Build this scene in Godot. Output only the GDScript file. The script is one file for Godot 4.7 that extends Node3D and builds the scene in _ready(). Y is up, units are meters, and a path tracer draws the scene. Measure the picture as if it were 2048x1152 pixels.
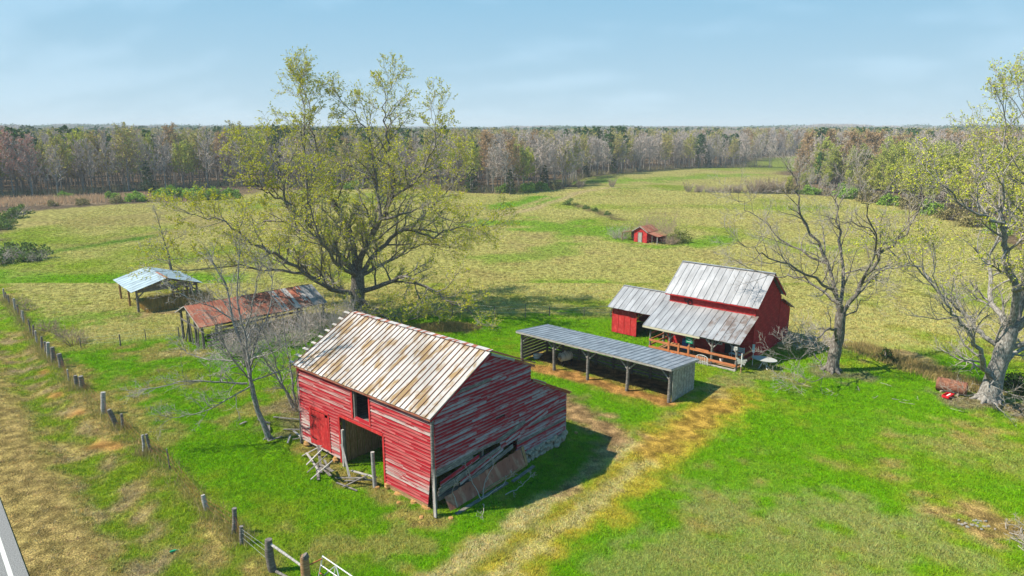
extends Node3D
# A farmyard seen from the air: weathered barns, sheds, big spring trees, fields and woods.

const CAM_H := 18.0
const ROAD_P := Vector2(-25.3, -30.5)
const ROAD_D := Vector2(0.68, 0.733)
const ROAD_N := Vector2(0.733, -0.68)

var taken := {}
var rng := RandomNumberGenerator.new()
var M := {}
var near_paint: Paint
var far_paint: Paint
var n_big := FastNoiseLite.new()
var n_mid := FastNoiseLite.new()
var n_fine := FastNoiseLite.new()

# ---------------------------------------------------------------- mesh builder
class MB:
	var v := PackedVector3Array()
	var n := PackedVector3Array()
	var t := PackedVector2Array()
	var c := PackedColorArray()
	var i := PackedInt32Array()
	var col := Color.WHITE
	var use_c := false

	func quad(a: Vector3, b: Vector3, d: Vector3, e: Vector3, ua: Vector2, ub: Vector2, ud: Vector2, ue: Vector2) -> void:
		# counter-clockwise seen from outside
		var k := v.size()
		var nn := (b - a).cross(e - a)
		if nn.length_squared() < 1e-14:
			nn = (d - b).cross(e - b)
		nn = nn.normalized()
		v.append(a); v.append(b); v.append(d); v.append(e)
		n.append(nn); n.append(nn); n.append(nn); n.append(nn)
		t.append(ua); t.append(ub); t.append(ud); t.append(ue)
		if use_c:
			c.append(col); c.append(col); c.append(col); c.append(col)
		i.append(k); i.append(k + 2); i.append(k + 1); i.append(k); i.append(k + 3); i.append(k + 2)

	func tri(a: Vector3, b: Vector3, d: Vector3) -> void:
		var k := v.size()
		var nn := (b - a).cross(d - a).normalized()
		v.append(a); v.append(b); v.append(d)
		n.append(nn); n.append(nn); n.append(nn)
		t.append(Vector2(0, 0)); t.append(Vector2(0.1, 0)); t.append(Vector2(0, 0.5))
		if use_c:
			c.append(col); c.append(col); c.append(col)
		i.append(k); i.append(k + 2); i.append(k + 1)

	func box(xf: Transform3D, s: Vector3, o := Vector2.ZERO) -> void:
		var h := s * 0.5
		var p := []
		for q in 8:
			p.append(xf * Vector3(h.x if q & 1 else -h.x, h.y if q & 2 else -h.y, h.z if q & 4 else -h.z))
		hexa(p, s, o)

	func hexa(p: Array, s: Vector3, o := Vector2.ZERO) -> void:
		# eight corners, bit 0 = +x, bit 1 = +y, bit 2 = +z
		var x := s.x
		var y := s.y
		var z := s.z
		quad(p[4], p[5], p[7], p[6], o, o + Vector2(x, 0), o + Vector2(x, y), o + Vector2(0, y))
		quad(p[1], p[0], p[2], p[3], o + Vector2(x, 0), o, o + Vector2(0, y), o + Vector2(x, y))
		quad(p[5], p[1], p[3], p[7], o, o + Vector2(z, 0), o + Vector2(z, y), o + Vector2(0, y))
		quad(p[0], p[4], p[6], p[2], o, o + Vector2(z, 0), o + Vector2(z, y), o + Vector2(0, y))
		quad(p[6], p[7], p[3], p[2], o, o + Vector2(x, 0), o + Vector2(x, z), o + Vector2(0, z))
		quad(p[0], p[1], p[5], p[4], o, o + Vector2(x, 0), o + Vector2(x, z), o + Vector2(0, z))

	func bar(a: Vector3, b: Vector3, w: float, h: float, o := Vector2.ZERO, up := Vector3.UP) -> void:
		# a box from a to b, w across and h along up
		var x := (b - a).normalized()
		var z := x.cross(up)
		if z.length() < 0.01:
			z = x.cross(Vector3.BACK)
		z = z.normalized()
		var y := z.cross(x).normalized()
		box(Transform3D(Basis(x, y, z), (a + b) * 0.5), Vector3(a.distance_to(b), h, w), o)

	func tube(pts: PackedVector3Array, rad: PackedFloat32Array, sides: int, cap := false) -> void:
		var m := pts.size()
		if m < 2:
			return
		var side := Vector3.ZERO
		var base := v.size()
		var along := 0.0
		for q in m:
			var d: Vector3
			if q == 0:
				d = pts[1] - pts[0]
			elif q == m - 1:
				d = pts[q] - pts[q - 1]
			else:
				d = pts[q + 1] - pts[q - 1]
			d = d.normalized()
			if side == Vector3.ZERO:
				side = d.cross(Vector3(0.3, 0.1, 1.0) if absf(d.z) < 0.8 else Vector3.RIGHT).normalized()
			else:
				side = (side - d * side.dot(d)).normalized()
				along += pts[q].distance_to(pts[q - 1])
			var o := d.cross(side)
			for k in sides:
				var an := TAU * k / sides
				var nn := side * cos(an) + o * sin(an)
				v.append(pts[q] + nn * rad[q])
				n.append(nn)
				t.append(Vector2(float(k) / sides * 6.283 * rad[0], along))
				if use_c:
					c.append(col)
		for q in m - 1:
			for k in sides:
				var a := base + q * sides + k
				var b := base + q * sides + (k + 1) % sides
				var d := a + sides
				var e := b + sides
				i.append(a); i.append(d); i.append(b)
				i.append(b); i.append(d); i.append(e)
		if cap:
			var dd := (pts[m - 1] - pts[m - 2]).normalized()
			var k0 := v.size()
			v.append(pts[m - 1] + dd * rad[m - 1] * 0.15); n.append(dd); t.append(Vector2.ZERO)
			if use_c:
				c.append(col)
			for k in sides:
				v.append(v[base + (m - 1) * sides + k]); n.append(dd); t.append(Vector2(cos(TAU * k / sides), sin(TAU * k / sides)) * rad[m - 1])
				if use_c:
					c.append(col)
			for k in sides:
				i.append(k0); i.append(k0 + 1 + (k + 1) % sides); i.append(k0 + 1 + k)

	func rod(a: Vector3, b: Vector3, ra: float, rb: float, sides := 8, cap := true) -> void:
		tube(PackedVector3Array([a, b]), PackedFloat32Array([ra, rb]), sides, cap)

	func sliver(a: Vector3, b: Vector3, w: float, side: Vector3) -> void:
		var s := (b - a).cross(side).normalized() * w * 0.5
		tri(a - s, a + s, b)

	func leaf(p: Vector3, x: Vector3, y: Vector3) -> void:
		# a folded diamond
		quad(p - x, p - y * 0.6, p + x, p + y, Vector2.ZERO, Vector2.RIGHT, Vector2.ONE, Vector2.DOWN)

	func mesh() -> ArrayMesh:
		var a := []
		a.resize(Mesh.ARRAY_MAX)
		a[Mesh.ARRAY_VERTEX] = v
		a[Mesh.ARRAY_NORMAL] = n
		a[Mesh.ARRAY_TEX_UV] = t
		if use_c:
			a[Mesh.ARRAY_COLOR] = c
		a[Mesh.ARRAY_INDEX] = i
		var m := ArrayMesh.new()
		m.add_surface_from_arrays(Mesh.PRIMITIVE_TRIANGLES, a)
		return m

# ---------------------------------------------------------------- what grows where on the ground
class Paint:
	var x0 := 0.0
	var z0 := 0.0
	var res := 1.0
	var w := 0
	var h := 0
	var c := PackedColorArray()
	var noise: FastNoiseLite

	func setup(ax: float, az: float, bx: float, bz: float, r: float, nz: FastNoiseLite) -> void:
		x0 = ax; z0 = az; res = r; noise = nz
		w = int((bx - ax) / r) + 1
		h = int((bz - az) / r) + 1
		c.resize(w * h)

	func stroke(pts: Array, width: float, col: Color, strength: float, ragged := 0.5) -> void:
		var lo := Vector2(1e9, 1e9)
		var hi := Vector2(-1e9, -1e9)
		for p in pts:
			lo = lo.min(p); hi = hi.max(p)
		var r := width * 0.5
		lo -= Vector2(r, r) * 1.6
		hi += Vector2(r, r) * 1.6
		for j in range(maxi(0, int((lo.y - z0) / res)), mini(h, int((hi.y - z0) / res) + 1)):
			for k in range(maxi(0, int((lo.x - x0) / res)), mini(w, int((hi.x - x0) / res) + 1)):
				var p := Vector2(x0 + k * res, z0 + j * res)
				var d := 1e9
				for q in pts.size() - 1:
					var a: Vector2 = pts[q]
					var b: Vector2 = pts[q + 1]
					var ab := b - a
					var f := clampf((p - a).dot(ab) / ab.length_squared(), 0, 1)
					d = minf(d, p.distance_squared_to(a + ab * f))
				d = sqrt(d) + noise.get_noise_2d(p.x, p.y) * ragged * r * 1.6
				var wt := (1.0 - smoothstep(r * 0.45, r * 1.05, d)) * strength
				if wt > 0.003:
					c[j * w + k] = c[j * w + k].lerp(col, wt)

	func has(x: float, z: float) -> bool:
		return x > x0 + res and z > z0 + res and x < x0 + (w - 2) * res and z < z0 + (h - 2) * res

	func at(x: float, z: float) -> Color:
		var fx := (x - x0) / res
		var fz := (z - z0) / res
		var k := int(fx)
		var j := int(fz)
		fx -= k; fz -= j
		return c[j * w + k].lerp(c[j * w + k + 1], fx).lerp(c[(j + 1) * w + k].lerp(c[(j + 1) * w + k + 1], fx), fz)

# ---------------------------------------------------------------- small helpers
func lin(r: float, g: float, b: float) -> Color:
	return Color(r, g, b).linear_to_srgb()

func numbered(called: String) -> String:
	if not taken.has(called):
		taken[called] = 0
		return called
	taken[called] += 1
	return "%s_%03d" % [called, taken[called]]

func thing(called: String, label: String, category: String, at := Vector3.ZERO, turn := 0.0, group := "") -> Node3D:
	var o := Node3D.new()
	o.name = numbered(called)
	add_child(o)
	o.position = at
	o.rotation.y = turn
	tag(o, label, category, group)
	return o

func tag(o: Node3D, label: String, category: String, group := "") -> void:
	o.set_meta("label", label)
	o.set_meta("category", category)
	if group:
		o.set_meta("group", group)

func part(called: String, mb: MB, m: Material, parent: Node3D) -> MeshInstance3D:
	return put(called, mb.mesh(), m, parent)

func put(called: String, me: Mesh, m: Material, parent: Node3D) -> MeshInstance3D:
	var o := MeshInstance3D.new()
	o.name = called
	o.mesh = me
	o.material_override = m
	parent.add_child(o, true)
	return o

func single(called: String, mb: MB, m: Material, label: String, category: String, at := Vector3.ZERO, turn := 0.0, group := "") -> MeshInstance3D:
	var o := put(numbered(called), mb.mesh(), m, self)
	o.position = at
	o.rotation.y = turn
	tag(o, label, category, group)
	return o

func ro() -> Vector2:
	return Vector2(rng.randf() * 7.0, rng.randf() * 7.0)

func rr(a: float, b: float) -> float:
	return rng.randf_range(a, b)

func rdir() -> Vector3:
	var z := rr(-1, 1)
	var a := rr(0, TAU)
	var s := sqrt(1.0 - z * z)
	return Vector3(s * cos(a), z, s * sin(a))

func gh(x: float, z: float) -> float:
	var d := Vector2(x, z).length()
	var t := (Vector2(x, z) - ROAD_P).dot(ROAD_N)
	var y := -0.34 * exp(-pow((t - 3.9) / 1.25, 2.0))
	y += n_mid.get_noise_2d(x * 0.5, z * 0.5) * 0.05 * smoothstep(0.5, 2.5, absf(t))
	if d > 85.0:
		y += n_big.get_noise_2d(x, z) * 0.9 * smoothstep(85, 190, d)
	if d > 380.0:
		y += (d - 380.0) * 0.0035 + n_big.get_noise_2d(x * 0.12, z * 0.25) * 15.0 * smoothstep(380, 1700, d)
	return y

func on(p: Vector2, up := 0.0) -> Vector3:
	return Vector3(p.x, gh(p.x, p.y) + up, p.y)

func ground_colour(x: float, z: float) -> Color:
	if near_paint.has(x, z):
		return near_paint.at(x, z)
	if far_paint.has(x, z):
		return far_paint.at(x, z)
	return Color(0.13, 0.10, 0.075)

# ---------------------------------------------------------------- materials
func mat(col: Color, rough := 0.9, tex: Texture2D = null, scale := Vector3.ONE, bump: Texture2D = null, bump_cm := 0.0) -> StandardMaterial3D:
	var m := StandardMaterial3D.new()
	m.albedo_color = col.linear_to_srgb()
	m.roughness = rough
	m.metallic_specular = 0.2
	if tex:
		m.albedo_texture = tex
	m.uv1_scale = scale
	if bump:
		m.heightmap_enabled = true
		m.heightmap_texture = bump
		m.heightmap_scale = bump_cm
	return m

func worn(w: int, h: int, base: Color, bare: Color, dark: Color, wear: float, fx: float, fy: float, sd: int, soft := 0.10, edge := 0.0) -> ImageTexture:
	# base colour worn through to bare in streaks, with fine dark grain; fx and fy are noise cycles over the texture
	var im := Image.create(w, h, false, Image.FORMAT_RGB8)
	var a := FastNoiseLite.new()
	a.seed = sd; a.frequency = 1.0; a.fractal_octaves = 4
	var b := FastNoiseLite.new()
	b.seed = sd + 7; b.frequency = 1.0; b.fractal_octaves = 3
	for y in h:
		for x in w:
			var u := float(x) / w
			var q := float(y) / h
			var k := a.get_noise_2d(u * fx, q * fy) * (1.0 - 0.45 * signf(edge)) + edge * (0.5 - q)
			var g := b.get_noise_2d(u * fx * 3.1, q * fy * 4.3)
			var cc := base.lerp(bare, smoothstep(wear - soft, wear + soft, k + g * 0.3))
			cc = cc.lerp(dark, clampf(g * 1.2 - 0.22, 0, 0.55))
			cc = cc * (0.92 + 0.3 * b.get_noise_2d(u * fx * 0.4 + 31.0, q * fy * 0.6))
			cc.a = 1.0
			im.set_pixel(x, y, cc.linear_to_srgb())
	im.generate_mipmaps()
	return ImageTexture.create_from_image(im)

func grey_noise(size: int, freq: float, lo: float, hi: float, sd: int) -> ImageTexture:
	var f := FastNoiseLite.new()
	f.seed = sd; f.frequency = freq; f.fractal_octaves = 4; f.fractal_gain = 0.6
	var im := f.get_seamless_image(size, size, false, false, 0.2, true)
	im.convert(Image.FORMAT_RGB8)
	for y in size:
		for x in size:
			var k := im.get_pixel(x, y).r
			var g := lerpf(lo, hi, smoothstep(0.15, 0.85, k))
			im.set_pixel(x, y, Color(g, g, g))
	return ImageTexture.create_from_image(im)

func make_materials() -> void:
	var red := Color(0.35, 0.014, 0.024)
	var pale := Color(0.46, 0.36, 0.32)
	var grey := Color(0.145, 0.13, 0.118)
	var T := {}
	T.red_a = worn(512, 64, red, Color(0.40, 0.13, 0.12), Color(0.16, 0.02, 0.025), 0.25, 1.3, 1.3, 11, 0.35, 0.75)
	T.red_b = worn(512, 64, red, Color(0.45, 0.30, 0.275), Color(0.16, 0.02, 0.025), 0.15, 1.3, 1.3, 12, 0.35, 0.8)
	T.red_c = worn(512, 64, red * 0.95, Color(0.45, 0.37, 0.34), Color(0.12, 0.03, 0.03), -0.05, 2.0, 1.3, 13, 0.3, 0.6)
	T.side_a = worn(512, 64, red, Color(0.30, 0.22, 0.24), Color(0.12, 0.02, 0.025), 0.28, 1.6, 1.2, 14, 0.25, 0.7)
	T.side_b = worn(512, 64, red, Color(0.38, 0.355, 0.37), Color(0.12, 0.02, 0.025), 0.08, 1.6, 1.2, 15, 0.25, 0.7)
	T.grey = worn(512, 128, grey, Color(0.27, 0.245, 0.22), Color(0.05, 0.045, 0.04), 0.10, 5, 14, 16)
	T.silver = worn(512, 128, Color(0.32, 0.295, 0.27), Color(0.46, 0.43, 0.40), Color(0.12, 0.11, 0.10), 0.0, 5, 14, 17)
	T.dark = worn(256, 128, Color(0.14, 0.12, 0.105), Color(0.22, 0.195, 0.17), Color(0.06, 0.05, 0.045), 0.1, 5, 12, 18)
	T.brown = worn(256, 128, Color(0.30, 0.17, 0.08), Color(0.42, 0.27, 0.14), Color(0.08, 0.05, 0.03), 0.05, 5, 12, 19)
	T.clay = worn(256, 256, Color(0.42, 0.20, 0.06), Color(0.50, 0.30, 0.12), Color(0.18, 0.09, 0.04), 0.0, 7, 7, 20)
	T.roof_white = worn(1024, 1024, Color(0.43, 0.405, 0.385), Color(0.28, 0.19, 0.095), Color(0.36, 0.29, 0.235), 0.18, 7, 3.2, 21, 0.26)
	T.roof_ochre = worn(512, 512, Color(0.58, 0.54, 0.50), Color(0.31, 0.18, 0.05), Color(0.22, 0.09, 0.04), 0.06, 9, 4, 22, 0.09)
	T.rust = worn(512, 512, Color(0.33, 0.115, 0.075), Color(0.41, 0.20, 0.13), Color(0.14, 0.045, 0.03), 0.12, 9, 3, 23, 0.2)
	T.rust_pale = worn(512, 512, Color(0.46, 0.43, 0.42), Color(0.30, 0.10, 0.06), Color(0.25, 0.10, 0.07), 0.10, 12, 2.2, 24, 0.06)
	T.tin = worn(512, 512, Color(0.38, 0.375, 0.385), Color(0.33, 0.325, 0.335), Color(0.28, 0.265, 0.265), 0.15, 12, 3, 25, 0.3)
	T.tin_stain = worn(512, 512, Color(0.37, 0.36, 0.365), Color(0.24, 0.19, 0.17), Color(0.2, 0.15, 0.13), 0.10, 5, 3.5, 26, 0.3)
	T.bluetin = worn(512, 512, Color(0.30, 0.32, 0.35), Color(0.24, 0.26, 0.29), Color(0.20, 0.21, 0.22), 0.1, 14, 6, 27, 0.2)
	T.paleblue = worn(512, 512, Color(0.42, 0.50, 0.54), Color(0.37, 0.44, 0.48), Color(0.36, 0.36, 0.36), 0.2, 14, 6, 28, 0.2)
	T.barn_red = worn(256, 256, Color(0.46, 0.03, 0.032), Color(0.50, 0.055, 0.05), Color(0.30, 0.02, 0.02), 0.25, 6, 8, 29, 0.2)
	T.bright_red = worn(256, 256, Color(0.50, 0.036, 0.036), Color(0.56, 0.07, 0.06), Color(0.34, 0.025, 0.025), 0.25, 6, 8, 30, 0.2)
	T.block = worn(256, 256, Color(0.30, 0.29, 0.25), Color(0.40, 0.39, 0.34), Color(0.16, 0.15, 0.13), 0.1, 9, 9, 31)
	T.stone = worn(256, 256, Color(0.22, 0.17, 0.125), Color(0.32, 0.26, 0.20), Color(0.12, 0.10, 0.08), 0.05, 7, 7, 32)
	T.bark = worn(256, 512, Color(0.15, 0.125, 0.105), Color(0.30, 0.275, 0.24), Color(0.045, 0.04, 0.035), 0.12, 14, 9, 33)
	T.bark_grey = worn(256, 512, Color(0.22, 0.20, 0.18), Color(0.38, 0.36, 0.33), Color(0.06, 0.055, 0.05), 0.05, 14, 9, 34)
	T.orange = worn(256, 128, Color(0.50, 0.165, 0.06), Color(0.55, 0.24, 0.12), Color(0.26, 0.09, 0.04), 0.1, 5, 12, 35)
	T.asphalt = grey_noise(256, 0.09, 0.75, 1.0, 36)
	T.grain = grey_noise(1024, 0.05, 0.55, 1.0, 37)
	T.bump = grey_noise(512, 0.05, 0.0, 1.0, 38)
	var plank := Vector3(1 / 3.0, 1 / 0.8, 1)
	for k in ["red_a", "red_b", "red_c", "side_a", "side_b"]:
		M[k] = mat(Color.WHITE, 0.88, T[k], Vector3(1 / 3.0, 1 / 0.23, 1), T.bump, 0.25)
	for k in ["grey", "silver", "dark", "brown", "orange"]:
		M[k] = mat(Color.WHITE, 0.88, T[k], plank, T.bump, 0.35)
	for k in ["roof_white", "roof_ochre", "rust", "rust_pale", "tin", "tin_stain", "bluetin", "paleblue"]:
		M[k] = mat(Color.WHITE, 0.55, T[k], Vector3(1 / 7.0, 1 / 7.0, 1))
	M.rust.roughness = 0.8
	for k in ["tin", "tin_stain", "bluetin", "paleblue"]:
		M[k].metallic = 0.35
		M[k].roughness = 0.45
	M.bluetin.roughness = 0.4
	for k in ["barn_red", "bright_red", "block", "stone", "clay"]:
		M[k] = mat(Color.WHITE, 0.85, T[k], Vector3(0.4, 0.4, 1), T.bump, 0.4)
	M.bark = mat(Color.WHITE, 0.95, T.bark, Vector3(0.5, 0.3, 1), T.bark, 3.0)
	M.bark_grey = mat(Color.WHITE, 0.95, T.bark_grey, Vector3(0.5, 0.3, 1), T.bark_grey, 3.0)
	M.twig = mat(Color(0.47, 0.395, 0.35), 0.95)
	M.twig_pale = mat(Color(0.37, 0.325, 0.28), 0.95)
	M.twig_warm = mat(Color(0.34, 0.25, 0.18), 0.95)
	M.twig_far = M.twig
	M.trunk_far = M.bark_grey
	M.leaf = leafy(Color.WHITE)
	M.grass = leafy(Color.WHITE)
	M.grass.roughness = 0.8
	M.straw = leafy(Color(0.50, 0.33, 0.12))
	M.straw_pale = leafy(Color(0.50, 0.38, 0.22))
	M.ground = mat(Color.WHITE, 1.0, T.grain, Vector3(1, 1, 1) / 5.0, T.bump, 3.0)
	M.ground.vertex_color_use_as_albedo = true
	M.ground.uv1_triplanar = true
	M.ground.uv1_world_triplanar = true
	M.ground.metallic_specular = 0.0
	M.ground.detail_enabled = true
	M.ground.detail_albedo = grey_noise(1024, 0.035, 0.62, 1.0, 39)
	M.ground.detail_blend_mode = BaseMaterial3D.BLEND_MODE_MUL
	M.ground.detail_uv_layer = BaseMaterial3D.DETAIL_UV_2
	M.ground.uv2_triplanar = true
	M.ground.uv2_world_triplanar = true
	M.ground.uv2_scale = Vector3(1, 1, 1) / 41.0
	M.asphalt = mat(Color(0.26, 0.255, 0.25), 0.95, T.asphalt, Vector3(1, 1, 1) / 1.5, T.bump, 0.5)
	M.asphalt.uv1_triplanar = true
	M.asphalt.uv1_world_triplanar = true
	M.line = mat(Color(0.72, 0.71, 0.66), 0.8, T.asphalt, Vector3(1, 1, 1) / 0.7)
	M.line.uv1_triplanar = true
	M.line.uv1_world_triplanar = true
	M.white = mat(Color(0.72, 0.71, 0.68), 0.6)
	M.white_worn = mat(Color.WHITE, 0.75, worn(256, 256, Color(0.70, 0.69, 0.66), Color(0.35, 0.30, 0.25), Color(0.45, 0.42, 0.38), 0.22, 6, 6, 41), Vector3(0.7, 0.7, 1))
	M.cream = mat(Color(0.50, 0.46, 0.33), 0.8)
	M.galv = mat(Color(0.62, 0.62, 0.60), 0.4)
	M.galv.metallic = 0.6
	M.rust_pipe = mat(Color(0.36, 0.12, 0.05), 0.85)
	M.black = mat(Color(0.02, 0.02, 0.022), 0.6)
	M.blue = mat(Color(0.04, 0.16, 0.45), 0.5)
	M.lightblue = mat(Color(0.42, 0.60, 0.68), 0.5)
	M.green_sign = mat(Color(0.01, 0.25, 0.12), 0.5)
	M.red_plain = mat(Color(0.55, 0.02, 0.03), 0.5)
	M.flower = mat(Color(0.75, 0.20, 0.03), 0.8)
	M.table = mat(Color(0.36, 0.36, 0.34), 0.6)
	M.seam = mat(Color(0.24, 0.125, 0.08), 0.85)
	M.glass = mat(Color(0.03, 0.035, 0.04), 0.15)
	M.drum = mat(Color.WHITE, 0.85, worn(256, 256, Color(0.20, 0.085, 0.055), Color(0.28, 0.13, 0.08), Color(0.08, 0.04, 0.03), 0.1, 6, 6, 42), Vector3(0.5, 0.5, 1))

func leafy(col: Color) -> StandardMaterial3D:
	var m := mat(col, 0.9)
	m.metallic_specular = 0.0
	m.vertex_color_use_as_albedo = true
	m.backlight_enabled = true
	m.backlight = Color(0.65, 0.65, 0.65)
	m.cull_mode = BaseMaterial3D.CULL_DISABLED
	return m

# ---------------------------------------------------------------- the scene
func _ready() -> void:
	rng.seed = 20240
	n_big.seed = 3; n_big.frequency = 0.011; n_big.fractal_octaves = 3
	n_mid.seed = 5; n_mid.frequency = 0.09; n_mid.fractal_octaves = 4
	n_fine.seed = 9; n_fine.frequency = 0.45; n_fine.fractal_octaves = 3

	var cam := Camera3D.new()
	cam.name = "camera"
	add_child(cam)
	cam.position = Vector3(0, CAM_H, 0)
	cam.rotation_degrees = Vector3(-rad_to_deg(atan((576.0 - 258.0) / 1365.0)), 0, 0)
	cam.fov = rad_to_deg(2.0 * atan(576.0 / 1365.0))
	cam.near = 0.1
	cam.far = 9000.0
	cam.current = true

	var we := WorldEnvironment.new()
	we.name = "world_environment"
	var env := Environment.new()
	env.background_mode = Environment.BG_SKY
	env.sky = Sky.new()
	env.sky.sky_material = make_sky()
	env.tonemap_mode = Environment.TONE_MAPPER_LINEAR
	env.tonemap_exposure = 1.72
	env.sdfgi_enabled = true
	env.ssao_enabled = true
	env.ssil_enabled = true
	env.fog_enabled = true
	env.fog_density = 0.0003
	env.fog_light_color = Color(0.95, 0.975, 1.0)
	we.environment = env
	add_child(we)

	var sun := DirectionalLight3D.new()
	sun.name = "sun"
	add_child(sun)
	var el := deg_to_rad(50.0)
	var az := deg_to_rad(82.0)
	sun.look_at_from_position(Vector3.ZERO, Vector3(cos(el) * sin(az), -sin(el), -cos(el) * cos(az)))
	sun.light_energy = 1.6
	sun.light_angular_distance = 0.5
	sun.light_color = Color(1.0, 0.965, 0.90)
	sun.shadow_enabled = true

	make_materials()
	paint_ground()
	build_ground()
	build_road()
	print("ground ", Time.get_ticks_msec())
	build_near_barn()
	build_long_shed()
	build_red_barn()
	build_pole_barn()
	build_rusty_shed()
	build_field_shed()
	print("buildings ", Time.get_ticks_msec())
	build_big_trees()
	print("trees ", Time.get_ticks_msec())
	build_woods()
	print("woods ", Time.get_ticks_msec())
	build_fences()
	build_small_things()
	build_grass()
	print("done ", Time.get_ticks_msec())

func make_sky() -> ProceduralSkyMaterial:
	var s := ProceduralSkyMaterial.new()
	s.sky_top_color = Color(0.21, 0.53, 0.69)
	s.sky_horizon_color = Color(0.60, 0.69, 0.735)
	s.sky_curve = 0.16
	s.ground_horizon_color = Color(0.66, 0.70, 0.70)
	s.ground_bottom_color = Color(0.30, 0.34, 0.25)
	s.sky_energy_multiplier = 1.0
	s.sun_angle_max = 20.0
	# thin high cloud, drawn out along the wind
	var f := FastNoiseLite.new()
	f.seed = 21; f.frequency = 1.0; f.fractal_octaves = 5; f.fractal_gain = 0.55
	var g := FastNoiseLite.new()
	g.seed = 22; g.frequency = 1.0; g.fractal_octaves = 2
	var im := Image.create(1024, 512, false, Image.FORMAT_RGBA8)
	for y in 512:
		var lat := PI * 0.5 - PI * (y + 0.5) / 512.0
		if lat < 0.0:
			continue
		for x in 1024:
			var lon := TAU * (x + 0.5) / 1024.0
			var d := Vector3(sin(lon) * cos(lat), sin(lat), -cos(lon) * cos(lat))
			var q := Vector2(d.x, d.z) / (d.y + 0.28)
			var k := f.get_noise_2d(q.x * 1.1 + q.y * 0.3, q.y * 3.0 - q.x * 0.8)
			var b := g.get_noise_2d(q.x * 0.7, q.y * 0.7)
			var a := smoothstep(-0.10, 0.55, k + b * 0.8 - d.x * 0.22) * 0.7
			im.set_pixel(x, y, Color(0.95, 0.97, 1.0, a))
	s.sky_cover = ImageTexture.create_from_image(im)
	s.sky_cover_modulate = Color(0.42, 0.42, 0.42, 0.5)
	return s

const GREEN := Color(0.130, 0.300, 0.003)
const GREEN_Y := Color(0.205, 0.295, 0.014)
const GREEN_D := Color(0.060, 0.200, 0.004)
const TAN := Color(0.350, 0.270, 0.085)
const STRAW := Color(0.405, 0.368, 0.115)
const CLAY := Color(0.430, 0.215, 0.070)
const SOIL := Color(0.290, 0.165, 0.095)
const GRAVEL := Color(0.470, 0.405, 0.165)
const DRIVE := Color(0.400, 0.325, 0.035)
const LITTER := Color(0.150, 0.110, 0.080)

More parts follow.
